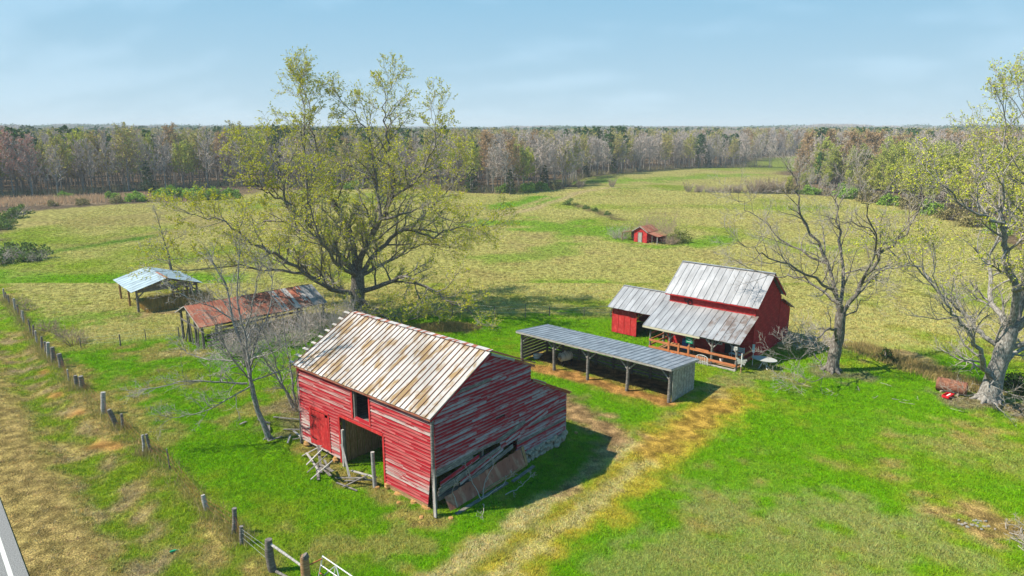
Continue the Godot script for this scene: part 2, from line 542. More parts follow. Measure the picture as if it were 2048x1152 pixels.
func paint_ground() -> void:
	var field := PackedVector2Array([Vector2(-200, -60), Vector2(-72, -97), Vector2(-96, -126), Vector2(-108, -146), Vector2(-104, -158), Vector2(-85, -172), Vector2(-74, -184), Vector2(-75, -215), Vector2(-51.6, -215), Vector2(-27.3, -212), Vector2(-10.9, -199), Vector2(-3.5, -197), Vector2(16.9, -216), Vector2(22.4, -242), Vector2(35.4, -275), Vector2(56.3, -302), Vector2(76.3, -322), Vector2(102.3, -330), Vector2(128, -334), Vector2(104, -260), Vector2(78, -201), Vector2(91.8, -192), Vector2(94.5, -175.7), Vector2(92, -155.7), Vector2(89, -138), Vector2(84, -118), Vector2(78.9, -98.6), Vector2(70, -40), Vector2(-60, -40)])
	near_paint = Paint.new()
	near_paint.setup(-64, -80, 48, -17, 0.3, n_fine)
	for j in near_paint.h:
		for k in near_paint.w:
			var x := near_paint.x0 + k * near_paint.res
			var z := near_paint.z0 + j * near_paint.res
			var t := (Vector2(x, z) - ROAD_P).dot(ROAD_N)
			var a := n_mid.get_noise_2d(x, z)
			var b := n_fine.get_noise_2d(x * 0.9, z * 0.9)
			var e := n_big.get_noise_2d(x * 3.0, z * 3.0)
			var yard := GREEN.lerp(GREEN_Y, smoothstep(-0.45, 0.45, a + b * 0.6))
			yard = yard.lerp(TAN, smoothstep(0.22, 0.65, e + b * 0.6 + a * 0.4) * 0.75)
			# rough pasture beyond the wire fence
			var wild := STRAW.lerp(GREEN_Y, smoothstep(0.05, 0.65, a + b * 0.4 + e * 0.5) * 0.85)
			wild = wild.lerp(TAN, smoothstep(0.15, 0.6, b + a * 0.5) * 0.5)
			var line := -64.0 if x > -16.0 else (-64.0 + (-16.0 - x) * 0.48)
			var far_side := smoothstep(line + 1.0, line - 3.0, z)
			if x > 14.0:
				far_side = smoothstep(14.0, 18.0, x) * smoothstep(-52.0, -57.0, z) + (1.0 - smoothstep(14.0, 18.0, x)) * far_side
			var cc := yard.lerp(wild, far_side)
			# verge between road and fence
			if t < 8.5:
				var v := GREEN_Y.lerp(TAN, smoothstep(-0.3, 0.3, b + a * 0.7))
				v = v.lerp(Color(0.27, 0.215, 0.125), smoothstep(2.6, 3.6, t) * (1.0 - smoothstep(4.6, 6.2, t)) * smoothstep(-0.1, 0.5, b) * 0.7)
				v = v.lerp(Color(0.355, 0.255, 0.095), (1.0 - smoothstep(2.0, 3.2, t + a * 1.5 + b * 0.5)) * 0.92)
				cc = v.lerp(cc, smoothstep(6.8, 8.5, t + b))
			near_paint.c[j * near_paint.w + k] = cc
	var P := near_paint
	P.stroke([Vector2(-26.2,-53.1),Vector2(-20.1,-49.5),Vector2(-20.5,-41.9),Vector2(-15.1,-36.2),Vector2(-11.2,-32.7),Vector2(-7.5,-30.3)], 6.0, GREEN, 0.75, 0.8)
	P.stroke([Vector2(-35.3,-53.1),Vector2(-29.3,-49.5),Vector2(-26.2,-51.9),Vector2(-20.1,-49.5)], 4.0, GREEN, 0.8, 0.8)
	P.stroke([Vector2(-4.0,-55.8),Vector2(-0.6,-60.2),Vector2(3.7,-62.6),Vector2(8.1,-60.2)], 9.0, GREEN, 0.85, 0.7)
	P.stroke([Vector2(1.4,-49.5),Vector2(4.4,-44.5),Vector2(7.9,-41.1)], 3.4, GREEN, 0.85, 0.7)
	P.stroke([Vector2(4.8,-25.5),Vector2(9.2,-26.2),Vector2(14.1,-27.3),Vector2(18.3,-26.9)], 7.0, Color(0.26, 0.285, 0.07), 0.75, 0.9)
	P.stroke([Vector2(10.6,-30.7),Vector2(14.2,-30.3),Vector2(17.9,-28.9)], 5.0, Color(0.27, 0.285, 0.075), 0.7, 0.9)
	P.stroke([Vector2(23.2,-38.8),Vector2(25.2,-36.2),Vector2(27.7,-34.4)], 5.0, Color(0.26, 0.29, 0.06), 0.6, 0.9)
	P.stroke([Vector2(3.7,-28.9),Vector2(6.0,-31.4),Vector2(8.7,-34.4),Vector2(12.5,-36.8),Vector2(15.5,-39.6)], 3.0, GREEN, 0.9, 0.7)
	P.stroke([Vector2(12.7,-34.2),Vector2(18.0,-37.2),Vector2(23.5,-41.1),Vector2(28.2,-42.6)], 6.5, GREEN, 0.85, 0.8)
	P.stroke([Vector2(2.0,-25.5),Vector2(4.1,-28.1),Vector2(6.9,-30.7)], 2.2, GREEN, 0.85, 0.8)
	P.stroke([Vector2(23.1,-32.7),Vector2(25.3,-30.7)], 5.0, GREEN, 0.7, 0.8)
	P.stroke([Vector2(18.6,-47.4),Vector2(20.0,-44.5),Vector2(23.1,-43.6),Vector2(27.0,-45.0)], 5.0, GREEN, 0.8, 0.8)
	P.stroke([Vector2(20.0,-53.0),Vector2(24.0,-50.0),Vector2(29.0,-48.0)], 4.0, GREEN, 0.7, 0.8)
	P.stroke([Vector2(0.0,-29.0),Vector2(2.5,-32.5),Vector2(4.0,-36.0)], 3.4, GREEN_D, 0.7, 0.7)  # barn's shade painted into the lawn colour as darker green beside the gable
	P.stroke([Vector2(-27.8,-43.6),Vector2(-22.9,-39.6),Vector2(-21.0,-38.1)], 3.5, TAN, 0.65, 0.9)
	P.stroke([Vector2(-26.8,-48.5),Vector2(-24.4,-49.0)], 2.6, Color(0.24, 0.26, 0.03), 0.7, 0.9)
	P.stroke([Vector2(-7.4,-26.9),Vector2(-5.9,-27.3),Vector2(-3.8,-26.6)], 3.0, TAN, 0.6, 1.0)
	P.stroke([Vector2(-17.9,-41.1),Vector2(-15.9,-41.9),Vector2(-14.8,-43.0)], 3.5, TAN, 0.7, 0.9)
	for q in [[-23.5, -36.6], [-36.2, -49.6], [-32.0, -45.0], [-28.7, -41.9], [-24.6, -37.4]]:
		P.stroke([Vector2(q[0], q[1]), Vector2(q[0] + 0.3, q[1] + 0.3)], rr(0.7, 1.3), CLAY, 0.85, 0.8)
	# the drive, its two wheel tracks and the bare soil about the sheds
	P.stroke([Vector2(-4.7,-21.5),Vector2(-3.4,-22.9),Vector2(-0.2,-26.2),Vector2(2.7,-29.1),Vector2(5.9,-33.0),Vector2(9.2,-37.1),Vector2(12.4,-40.7),Vector2(15.2,-44.4)], 4.6, DRIVE, 0.95, 0.35)
	P.stroke([Vector2(-3.9,-23.7),Vector2(-0.9,-27.1),Vector2(1.9,-30.5),Vector2(4.5,-34.1),Vector2(7.2,-37.3)], 1.5, GRAVEL, 0.85, 0.7)
	P.stroke([Vector2(-2.0,-23.2),Vector2(1.4,-27.2),Vector2(4.3,-30.9),Vector2(7.3,-34.6)], 1.4, GRAVEL, 0.7, 0.8)
	P.stroke([Vector2(-2.8,-23.4),Vector2(0.2,-27.1),Vector2(3.0,-30.6),Vector2(5.6,-33.8)], 0.8, Color(0.25, 0.26, 0.03), 0.55, 0.9)
	P.stroke([Vector2(7.9,-36.0),Vector2(11.2,-39.6),Vector2(14.0,-42.8)], 2.6, Color(0.47, 0.27, 0.06), 0.75, 0.5)
	P.stroke([Vector2(3.4,-44.0),Vector2(4.6,-41.1),Vector2(6.0,-38.0)], 3.3, SOIL, 0.9, 0.5)
	P.stroke([Vector2(3.4,-43.0),Vector2(5.3,-40.1),Vector2(7.0,-38.0)], 2.0, Color(0.44, 0.27, 0.12), 0.6, 0.8)
	P.stroke([Vector2(5.5,-35.8),Vector2(4.1,-33.5),Vector2(2.4,-31.4)], 1.3, SOIL, 0.7, 0.8)
	P.stroke([Vector2(1.0,-50.6),Vector2(3.9,-48.8),Vector2(6.8,-46.4),Vector2(10.6,-43.2)], 2.2, CLAY, 0.95, 0.3)
	P.stroke([Vector2(2.7,-53.0),Vector2(6.7,-49.6),Vector2(11.2,-45.6)], 3.6, Color(0.34, 0.17, 0.075), 0.95, 0.2)
	P.stroke([Vector2(13.6,-45.4),Vector2(16.3,-46.9),Vector2(19.6,-49.0),Vector2(20.5,-47.4)], 3.0, Color(0.34, 0.24, 0.12), 0.55, 0.9)
	P.stroke([Vector2(-12.3,-36.5),Vector2(-8.9,-33.4),Vector2(-6.0,-30.6),Vector2(-3.6,-28.4)], 1.5, Color(0.42, 0.27, 0.10), 0.65, 0.9)
	P.stroke([Vector2(29.9,-43.6),Vector2(31.8,-42.6),Vector2(34.5,-41.5)], 3.2, Color(0.26, 0.19, 0.11), 0.85, 0.7)
	P.stroke([Vector2(31.7,-53.8),Vector2(32.0,-50.1),Vector2(32.7,-46.4),Vector2(33.2,-44.5)], 3.2, Color(0.44, 0.31, 0.13), 0.85, 0.6)
	P.stroke([Vector2(27.9,-55.8),Vector2(30.8,-54.4),Vector2(33.0,-51.9)], 2.4, Color(0.40, 0.28, 0.14), 0.7, 0.7)
	P.stroke([Vector2(23.0,-49.2),Vector2(25.4,-48.0)], 2.8, Color(0.26, 0.20, 0.12), 0.7, 0.9)
	P.stroke([Vector2(22.0,-29.8),Vector2(22.6,-28.3),Vector2(23.6,-27.2)], 3.2, Color(0.42, 0.25, 0.10), 0.85, 0.8)
	P.stroke([Vector2(-8.2,-61.1),Vector2(-4.3,-60.6)], 2.6, Color(0.36, 0.25, 0.12), 0.7, 0.7)
	P.stroke([Vector2(-28.0,-53.5),Vector2(-25.6,-53.6)], 2.6, Color(0.40, 0.29, 0.13), 0.8, 0.5)
	P.stroke([Vector2(-37.0,-65.5),Vector2(-33.5,-68.5)], 3.5, Color(0.36, 0.25, 0.13), 0.75, 0.6)
	P.stroke([Vector2(-15.0,-42.0),Vector2(-13.2,-39.0)], 3.4, Color(0.24, 0.18, 0.10), 0.7, 0.8)
	P.stroke([Vector2(-60.0,-72.0),Vector2(-45.0,-62.0),Vector2(-40.0,-65.0)], 5.0, GREEN, 0.5, 0.9)

	far_paint = Paint.new()
	far_paint.setup(-240, -500, 260, -56, 1.6, n_mid)
	for j in far_paint.h:
		for k in far_paint.w:
			var x := far_paint.x0 + k * far_paint.res
			var z := far_paint.z0 + j * far_paint.res
			var a := n_mid.get_noise_2d(x * 0.5, z * 0.5)
			var e := n_big.get_noise_2d(x * 1.6, z * 1.6)
			var b := n_mid.get_noise_2d(x * 2.0, z * 2.0)
			var cc: Color
			if Geometry2D.is_point_in_polygon(Vector2(x + a * 6.0, z + b * 3.0), field):
				cc = STRAW.lerp(GREEN_Y, smoothstep(0.05, 0.75, e + a * 0.6 + b * 0.3) * 0.8)
				cc = cc.lerp(Color(0.36, 0.28, 0.11), smoothstep(0.1, 0.6, b + a * 0.5 - e * 0.4) * 0.6)
			else:
				cc = LITTER.lerp(Color(0.24, 0.17, 0.10), smoothstep(-0.2, 0.5, a + b * 0.5))
			far_paint.c[j * far_paint.w + k] = cc
	var F := far_paint
	F.stroke([Vector2(-70.0,-83.5),Vector2(-56.3,-83.0),Vector2(-47.4,-81.6),Vector2(-37.0,-81.6)], 9.0, GREEN, 0.85, 0.8)
	F.stroke([Vector2(-58.3,-89.3),Vector2(-50.1,-92.8),Vector2(-45.4,-102.8),Vector2(-35.4,-102.8)], 8.0, GREEN_Y, 0.7, 0.9)
	F.stroke([Vector2(-1.3,-71.5),Vector2(5.5,-76.3),Vector2(12.2,-78.8)], 9.0, GREEN, 0.7, 0.9)
	F.stroke([Vector2(-20.0,-66.0),Vector2(-1.2,-65.6),Vector2(5.4,-68.4),Vector2(14.5,-64.6)], 7.0, GREEN, 0.8, 0.8)
	F.stroke([Vector2(-1.4,-134.3),Vector2(6.4,-130.7),Vector2(14.3,-124.0),Vector2(18.8,-114.5)], 16.0, GREEN, 0.75, 0.8)
	F.stroke([Vector2(-2.9,-166.2),Vector2(4.5,-175.0),Vector2(9.6,-186.9)], 14.0, GREEN, 0.9, 0.5)
	F.stroke([Vector2(23.5,-237.9),Vector2(50.0,-249.8),Vector2(89.7,-275.4)], 18.0, GREEN, 0.65, 0.8)
	F.stroke([Vector2(25.2,-106.5),Vector2(34.6,-113.2)], 7.0, GREEN, 0.8, 0.8)
	F.stroke([Vector2(27.9,-63.6),Vector2(32.7,-63.6),Vector2(41.9,-71.5)], 7.0, GREEN, 0.55, 0.9)
	F.stroke([Vector2(-1.7,-94.7),Vector2(5.8,-102.8)], 10.0, GREEN, 0.5, 0.9)
	F.stroke([Vector2(39.0,-124.0),Vector2(44.0,-102.8),Vector2(64.6,-112.5)], 8.0, GREEN_Y, 0.6, 0.9)
	F.stroke([Vector2(-88.9,-130.7),Vector2(-78.6,-138.1),Vector2(-61.3,-138.1)], 18.0, Color(0.36, 0.28, 0.11), 0.6, 0.8)
	F.stroke([Vector2(-69.6,-107.5),Vector2(-63.1,-118.0),Vector2(-57.2,-130.7)], 7.0, Color(0.33, 0.27, 0.10), 0.6, 0.8)
	F.stroke([Vector2(-70.0,-98.6),Vector2(-67.4,-105.1),Vector2(-62.2,-116.3)], 3.0, GREEN_D, 0.85, 0.4)
	F.stroke([Vector2(15.8,-172.0),Vector2(18.9,-155.7),Vector2(21.8,-138.5)], 3.6, Color(0.17, 0.13, 0.06), 0.9, 0.4)
	F.stroke([Vector2(-2.5,-144.7),Vector2(4.2,-160.8),Vector2(11.2,-178.2),Vector2(19.8,-199.8),Vector2(31.7,-211.7)], 3.4, Color(0.50, 0.38, 0.19), 0.95, 0.3)
	F.stroke([Vector2(-3.8,-150.9),Vector2(3.2,-168.5),Vector2(12.0,-192.0),Vector2(23.4,-206.4)], 2.6, Color(0.46, 0.36, 0.16), 0.85, 0.3)
	F.stroke([Vector2(-136.0,-160.0),Vector2(-112.2,-172.7),Vector2(-102.2,-178.8),Vector2(-90.7,-187.1)], 20.0, Color(0.46, 0.33, 0.20), 0.9, 0.6)
	F.stroke([Vector2(25.7,-71.5),Vector2(38.3,-81.6),Vector2(48.7,-81.6)], 10.0, STRAW, 0.5, 0.8)
	F.stroke([Vector2(126.0,-330.5),Vector2(150.0,-380.5),Vector2(180.0,-432.0),Vector2(205.0,-455.0)], 46.0, Color(0.24, 0.29, 0.05), 0.95, 0.3)
	F.stroke([Vector2(30.0,-209.0),Vector2(52.0,-203.0),Vector2(76.0,-201.0)], 3.0, GREEN_D, 0.6, 0.5)

func build_ground() -> void:
	# one sheet, fine by the yard and coarser towards the horizon
	var xs := []
	var x := 0.0
	var step := 0.42
	while x < 3800.0:
		xs.append(x)
		if x > 0.0:
			xs.push_front(-x)
		if x > 36.0:
			step = minf(step * 1.035, 400.0)
		x += step
	var zs := []
	var z := 12.0
	while z > -20.0:
		zs.append(z)
		z -= 4.0
	z = -20.0
	step = 0.40
	while z > -4200.0:
		zs.append(z)
		if z < -62.0:
			step = minf(step * 1.022, 400.0)
		z -= step
	zs.push_front(60.0)
	zs.push_front(400.0)
	var mb := MB.new()
	mb.use_c = true
	var w := xs.size()
	for j in zs.size():
		for k in w:
			var px: float = xs[k]
			var pz: float = zs[j]
			var e := 0.6
			var y := gh(px, pz)
			mb.v.append(Vector3(px, y, pz))
			mb.n.append(Vector3(y - gh(px + e, pz), e, y - gh(px, pz + e)).normalized())
			mb.t.append(Vector2.ZERO)
			var cc := ground_colour(px, pz)
			var f := 1.52 * (1.0 + 0.20 * n_fine.get_noise_2d(px * 2.0, pz * 2.0)) if pz > -80.0 else 1.52 * (1.0 + 0.22 * n_fine.get_noise_2d(px * 1.2, pz * 0.5) + 0.12 * n_mid.get_noise_2d(px * 1.6, pz * 1.6))
			mb.c.append(Color(cc.r * f, cc.g * f, cc.b * f))
	for j in zs.size() - 1:
		for k in w - 1:
			var a := j * w + k
			mb.i.append(a); mb.i.append(a + w); mb.i.append(a + 1)
			mb.i.append(a + 1); mb.i.append(a + w); mb.i.append(a + w + 1)
	var g := part("ground", mb, M.ground, self)
	g.set_meta("kind", "structure")

func strip(t0: float, t1: float, up: float, s0: float, s1: float) -> MB:
	var mb := MB.new()
	var n := int((s1 - s0) / 1.0)
	for q in n:
		var p := []
		for e in [[0, t0], [0, t1], [1, t1], [1, t0]]:
			var c: Vector2 = ROAD_P + ROAD_D * (s0 + q + e[0]) + ROAD_N * float(e[1])
			p.append(Vector3(c.x, up, c.y))
		mb.quad(p[3], p[2], p[1], p[0], Vector2.ZERO, Vector2.RIGHT, Vector2.ONE, Vector2.DOWN)
	for q in mb.n.size():
		mb.n[q] = Vector3.UP
	return mb

func build_road() -> void:
	var r := part("road", strip(-6.6, 0.0, 0.075, -120, 40), M.asphalt, self)
	r.set_meta("kind", "structure")
	var l := part("road_edge_line", strip(-0.62, -0.46, 0.080, -120, 40), M.line, self)
	l.set_meta("kind", "structure")

# ---------------------------------------------------------------- building pieces
func clap(parent: Node3D, called: String, a: Vector3, b: Vector3, h: float, out: Vector3, m: Material, lift := 0.045, thick := 0.022, cut_a := 0.0, cut_b := 0.0) -> MeshInstance3D:
	# one lapped board: a to b along its lower edge, out = (b - a) x up
	var mb := MB.new()
	var up := Vector3.UP * h
	var d := (b - a).normalized()
	var a2 := a + up + d * cut_a
	var b2 := b + up - d * cut_b
	var p := [a + out * lift, b + out * lift, a2, b2, a + out * (lift + thick), b + out * (lift + thick), a2 + out * thick, b2 + out * thick]
	mb.hexa(p, Vector3(a.distance_to(b), h, thick), Vector2(rr(0, 9), 0))
	return part(called, mb, m, parent)

func plank(parent: Node3D, called: String, a: Vector3, b: Vector3, w: float, h: float, m: Material, up := Vector3.UP) -> MeshInstance3D:
	var mb := MB.new()
	mb.bar(a, b, w, h, ro(), up)
	return part(called, mb, m, parent)

func post(parent: Node3D, called: String, a: Vector3, b: Vector3, r: float, m: Material, sides := 9) -> MeshInstance3D:
	# a rough round pole with knots and a slight bow
	var mb := MB.new()
	var pts := PackedVector3Array()
	var rad := PackedFloat32Array()
	var bow := Vector3(rr(-1, 1), 0, rr(-1, 1)) * r * 0.25
	for q in 6:
		var f := q / 5.0
		pts.append(a.lerp(b, f) + bow * sin(f * PI))
		rad.append(r * (1.08 - 0.16 * f + rr(-0.07, 0.07)))
	mb.tube(pts, rad, sides, true)
	return part(called, mb, m, parent)

func spans(a: float, b: float, holes: Array) -> Array:
	var out := [[a, b]]
	for h in holes:
		var nx := []
		for s in out:
			if h[1] <= s[0] or h[0] >= s[1]:
				nx.append(s)
				continue
			if h[0] - s[0] > 0.06:
				nx.append([s[0], h[0]])
			if s[1] - h[1] > 0.06:
				nx.append([h[1], s[1]])
		out = nx
	return out

func cut(s: Array, lo: float, hi: float) -> Array:
	# break a long span into boards of uneven length
	var out := []
	var x: float = s[0]
	while s[1] - x > hi * 1.25:
		var e := x + rr(lo, hi)
		out.append([x, e - 0.006])
		x = e + 0.006
	out.append([x, s[1]])
	return out

func sheets(parent: Node3D, called: String, o: Vector3, across: Vector3, total: float, slope: Vector3, n: int, mats: Array, weights: Array, rib := 0.035, mid := true, uneven := 0.012, seam: Material = null) -> void:
	# ribbed roofing sheets side by side: o is the low corner, across runs along the eave
	var nrm := across.cross(slope).normalized()
	var up := slope.normalized()
	var L := slope.length()
	var w := total / n
	for k in n:
		var mb := MB.new()
		var off := Vector2(w * k, 0) if seam else ro()
		var a := o + across * (w * k)
		var dl := up * rr(-uneven, uneven) * 2.0
		var lift := nrm * rr(0, uneven * 0.5)
		var p := []
		for q in 8:
			p.append(a + across * (w - 0.004 if q & 1 else 0.0) + (slope + dl if q & 2 else dl) + nrm * (0.02 if q & 4 else 0.0) + lift)
		mb.hexa(p, Vector3(w, L, 0.02), off)
		var xs := [0.02, w * 0.5] if mid else [0.02]
		var rb := MB.new() if seam else mb
		for x in xs:
			var rh: float = rib if x < 0.1 else rib * 0.55
			var c: Vector3 = a + across * x + nrm * (0.02 + rh * 0.5) + lift + dl
			rb.box(Transform3D(Basis(across, up, nrm), c + slope * 0.5), Vector3(rr(0.02, 0.035) if seam else 0.04, L - 0.01, rh), off + Vector2(0.3, 0))
		var sh := part(called, mb, pick(mats, weights), parent)
		if seam:
			part("seam", rb, seam, sh)

func pick(mats: Array, weights: Array) -> Material:
	var t := 0.0
	for w in weights:
		t += w
	var r := rng.randf() * t
	for k in mats.size():
		r -= weights[k]
		if r <= 0.0:
			return mats[k]
	return mats[0]

func stone(parent: Node3D, called: String, at: Vector3, s: Vector3, m: Material) -> MeshInstance3D:
	# a rough lump: a coarse ball with its corners pushed in and out
	var mb := MB.new()
	var ring := 7
	var rows := 4
	var p := []
	for j in rows + 1:
		var row := []
		var la := PI * (j / float(rows) - 0.5)
		for k in ring:
			var an := TAU * k / ring + j * 0.4
			var d := Vector3(cos(la) * cos(an), sin(la), cos(la) * sin(an))
			d = Vector3(signf(d.x) * pow(absf(d.x), 0.75), signf(d.y) * pow(absf(d.y), 0.75), signf(d.z) * pow(absf(d.z), 0.75))
			row.append(d * s * 0.5 * rr(0.82, 1.12))
		if j == 0 or j == rows:
			for k in ring:
				row[k] = Vector3(0, s.y * 0.5 * (-0.9 if j == 0 else 0.9), 0)
		p.append(row)
	for j in rows:
		for k in ring:
			var k2 := (k + 1) % ring
			mb.quad(p[j][k2], p[j][k], p[j + 1][k], p[j + 1][k2], Vector2(0, 0), Vector2(0.2, 0), Vector2(0.2, 0.2), Vector2(0, 0.2))
	var o := part(called, mb, m, parent)
	o.position = at
	o.rotation.y = rr(0, TAU)
	return o

# ---------------------------------------------------------------- the big weathered barn
func build_near_barn() -> void:
	var b := thing("weathered_barn", "large weathered red clapboard barn with rust-flecked white metal roof and sagging side boards", "barn", Vector3(-3.71, 0, -29.6), deg_to_rad(-41.07))
	var L := 11.35
	var wall := [M.red_a, M.red_b, M.red_c]
	# front wall, facing the lawn
	var k := 0
	var y := 0.30
	while y < 4.98:
		var holes := []
		if y < 2.60 and y > 0.3:
			holes.append([-10.25, -8.52])
		if y < 2.86:
			holes.append([-7.40, -3.72])
		if y > 3.12:
			holes.append([-6.14, -4.74])
		var r_end := -0.10 - 0.34 * clampf(1.0 - y / 2.6, 0, 1)
		for s in spans(-L + 0.06, r_end, holes):
			for c in cut(s, 2.6, 5.2):
				var tilt := rr(-0.008, 0.008)
				var lo: float = y - (0.28 * clampf((c[0] + 3.6) / 3.6, 0, 1) if y < 0.4 else 0.0)
				var w := [0.74, 0.23, 0.03] if y > 1.3 else [0.32, 0.42, 0.26]
				if y > 4.3:
					w = [0.8, 0.18, 0.02]
				if y < 2.0 and c[1] < -7.0:
					w = [0.2, 0.4, 0.4]
				clap(b, "board", Vector3(c[0], lo + tilt, 0), Vector3(c[1], lo - tilt, 0), 0.205 + (y - lo), Vector3.BACK, pick(wall, w), 0.06 + rr(0, 0.015))
		y += 0.183
		k += 1
	# bottom boards by the big doorway are stained with clay
	for q in 2:
		clap(b, "board", Vector3(-3.70, 0.02 + q * 0.15, 0.01), Vector3(-0.45, 0.02 + q * 0.15, 0.01), 0.16, Vector3.BACK, M.brown, 0.03)
	plank(b, "frieze_board", Vector3(-L, 4.95, 0.05), Vector3(0.05, 4.95, 0.05), 0.03, 0.16, M.barn_red)
	plank(b, "frieze_board", Vector3(-L, 4.78, 0.065), Vector3(-6.15, 4.78, 0.065), 0.03, 0.17, M.red_a)
	# gable wall
	y = 0.62
	while y < 7.05:
		var s0 := 0.05
		var s1 := 10.38
		var ca := 0.0
		var cb := 0.0
		if y > 4.80:
			s0 = maxf(0.05, (y - 5.0) / 0.538)
			ca = maxf(0.05, (y + 0.215 - 5.0) / 0.538) - s0
		if y < 4.62:
			s1 = minf(10.38, (8.33 - y) / 0.508)
			cb = s1 - minf(10.38, maxf(7.12, (8.33 - y - 0.215) / 0.508))
		else:
			s1 = minf(7.12, (8.78 - y) / 0.437)
			cb = s1 - minf(7.12, (8.78 - y - 0.215) / 0.437)
		if s1 - s0 < ca + cb + 0.1:
			break
		var holes := []
		if y < 1.75:
			holes.append([0.0, clampf(6.1 - (1.75 - y) * 0.2, 0, 6.2)])
		if absf(y - 3.25) < 0.1:
			holes.append([4.3, 5.0])
		if absf(y - 1.85) < 0.1:
			holes.append([2.6, 4.6])
		for s in spans(s0, s1, holes):
			for c in cut(s, 2.0, 4.6):
				var tilt := rr(-0.012, 0.012)
				var weather := [0.62, 0.34, 0.04] if y > 2.2 else [0.30, 0.45, 0.25]
				clap(b, "board", Vector3(0, y + tilt, -c[0]), Vector3(0, y - tilt, -c[1]), 0.215, Vector3.RIGHT, pick([M.side_a, M.side_b, M.grey], weather), 0.06 + rr(0, 0.03), 0.022, ca if c[0] < s0 + 0.01 else 0.0, cb if c[1] > s1 - 0.01 else 0.0)
		y += 0.178
	# loose boards that have slid down along the foot of the gable wall
	for q in [[0.15, 1.02, 4.6, 1.62, M.grey], [0.1, 0.85, 3.4, 1.42, M.grey], [1.6, 0.82, 4.8, 1.50, M.side_b], [2.2, 0.66, 5.6, 1.35, M.grey], [4.3, 2.05, 6.9, 2.45, M.grey], [6.6, 2.42, 9.6, 2.74, M.side_b], [5.0, 1.85, 8.6, 2.38, M.side_b], [3.1, 1.45, 6.2, 1.80, M.side_b], [0.3, 1.30, 3.0, 1.72, M.side_a]]:
		clap(b, "loose_board", Vector3(rr(0.06, 0.12), q[1], -q[0]), Vector3(rr(0.06, 0.1), q[3], -q[2]), 0.20, Vector3.RIGHT, q[4], 0.05)
	# back and left walls
	for q in 24:
		clap(b, "board", Vector3(-0.02, 0.4 + q * 0.19, -7.1), Vector3(-L, 0.4 + q * 0.19, -7.1), 0.215, Vector3.FORWARD, pick(wall, [0.5, 0.3, 0.2]))
	for q in 13:
		clap(b, "board", Vector3(-0.02, 0.5 + q * 0.19, -10.4), Vector3(-L, 0.5 + q * 0.19, -10.4), 0.215, Vector3.FORWARD, pick(wall, [0.5, 0.3, 0.2]))
	y = 0.4
	while y < 7.0:
		var s0 := 0.0 if y < 5.05 else (y - 5.05) / 0.536 + 0.1
		var s1 := (10.38 if y < 3.1 else 7.15 + (4.8 - y) / 0.5) if y < 4.8 else (7.12 if y < 5.62 else 3.9 + (7.15 - y) / 0.43 - 0.1)
		if s1 - s0 > 0.8:
			clap(b, "board", Vector3(-L, y, -s1 + 0.3), Vector3(-L, y, -s0 - (0.3 if y > 4.8 else 0.0)), 0.215, Vector3.LEFT, pick(wall, [0.5, 0.3, 0.2]))
		y += 0.19
	# frame
	post(b, "corner_post", Vector3(0.26, 0.0, 0.22), Vector3(0.02, 4.95, 0.06), 0.10, M.grey, 6)
	plank(b, "corner_board", Vector3(0.05, 5.0, 0.085), Vector3(0.05, 2.3, 0.085), 0.13, 0.03, M.grey, Vector3.BACK)
	plank(b, "corner_board", Vector3(0.17, 2.45, 0.19), Vector3(0.42, 0.05, 0.36), 0.14, 0.04, M.silver, Vector3.BACK)
	post(b, "corner_post", Vector3(-L - 0.08, 0, 0.08), Vector3(-L - 0.08, 4.1, 0.04), 0.07, M.grey, 6)
	plank(b, "corner_board", Vector3(-L + 0.02, 0.4, 0.075), Vector3(-L + 0.02, 4.9, 0.075), 0.12, 0.03, M.red_c, Vector3.BACK)
	plank(b, "corner_board", Vector3(0.05, 0.6, -10.36), Vector3(0.05, 3.1, -10.36), 0.12, 0.04, M.side_b, Vector3.RIGHT)
	for x in [-0.2, -3.6, -7.5, -L + 0.15]:
		for z in [-0.2, -3.5, -6.95, -10.2]:
			plank(b, "frame_post", Vector3(x, 0, z), Vector3(x, 4.75 if z > -8.0 else 2.9, z), 0.16, 0.16, M.dark)
	plank(b, "sill_beam", Vector3(-0.12, 0.55, -0.3), Vector3(-0.12, 0.55, -10.2), 0.2, 0.2, M.dark)
	# loft floor, wagon bay walls and ceiling
	for q in 24:
		var x := -L + 0.2 + q * 0.464
		plank(b, "loft_floor_board", Vector3(x, 3.05, -0.06), Vector3(x, 3.05, -7.0), 0.455, 0.04, M.grey)
	for q in 14:
		var z := -0.3 - q * 0.48
		for x in [-3.62, -7.46]:
			plank(b, "bay_wall_board", Vector3(x, 0.05, z), Vector3(x, 2.95, z), 0.03, 0.44, M.brown, Vector3.BACK)
	for q in 9:
		plank(b, "bay_back_board", Vector3(-7.4 + q * 0.42, 0.05, -6.9), Vector3(-7.4 + q * 0.42, 3.0, -6.9), 0.03, 0.4, M.dark, Vector3.RIGHT)
	plank(b, "feed_rail", Vector3(-7.4, 1.1, -3.0), Vector3(-3.7, 0.75, -3.6), 0.06, 0.2, M.brown)
	plank(b, "feed_rail", Vector3(-7.4, 0.55, -2.6), Vector3(-3.7, 0.4, -3.2), 0.06, 0.2, M.brown)
	# doorway trims
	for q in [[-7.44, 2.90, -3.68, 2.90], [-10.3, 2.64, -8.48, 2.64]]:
		plank(b, "door_trim", Vector3(q[0], q[1], 0.085), Vector3(q[2], q[3], 0.085), 0.035, 0.14, M.bright_red)
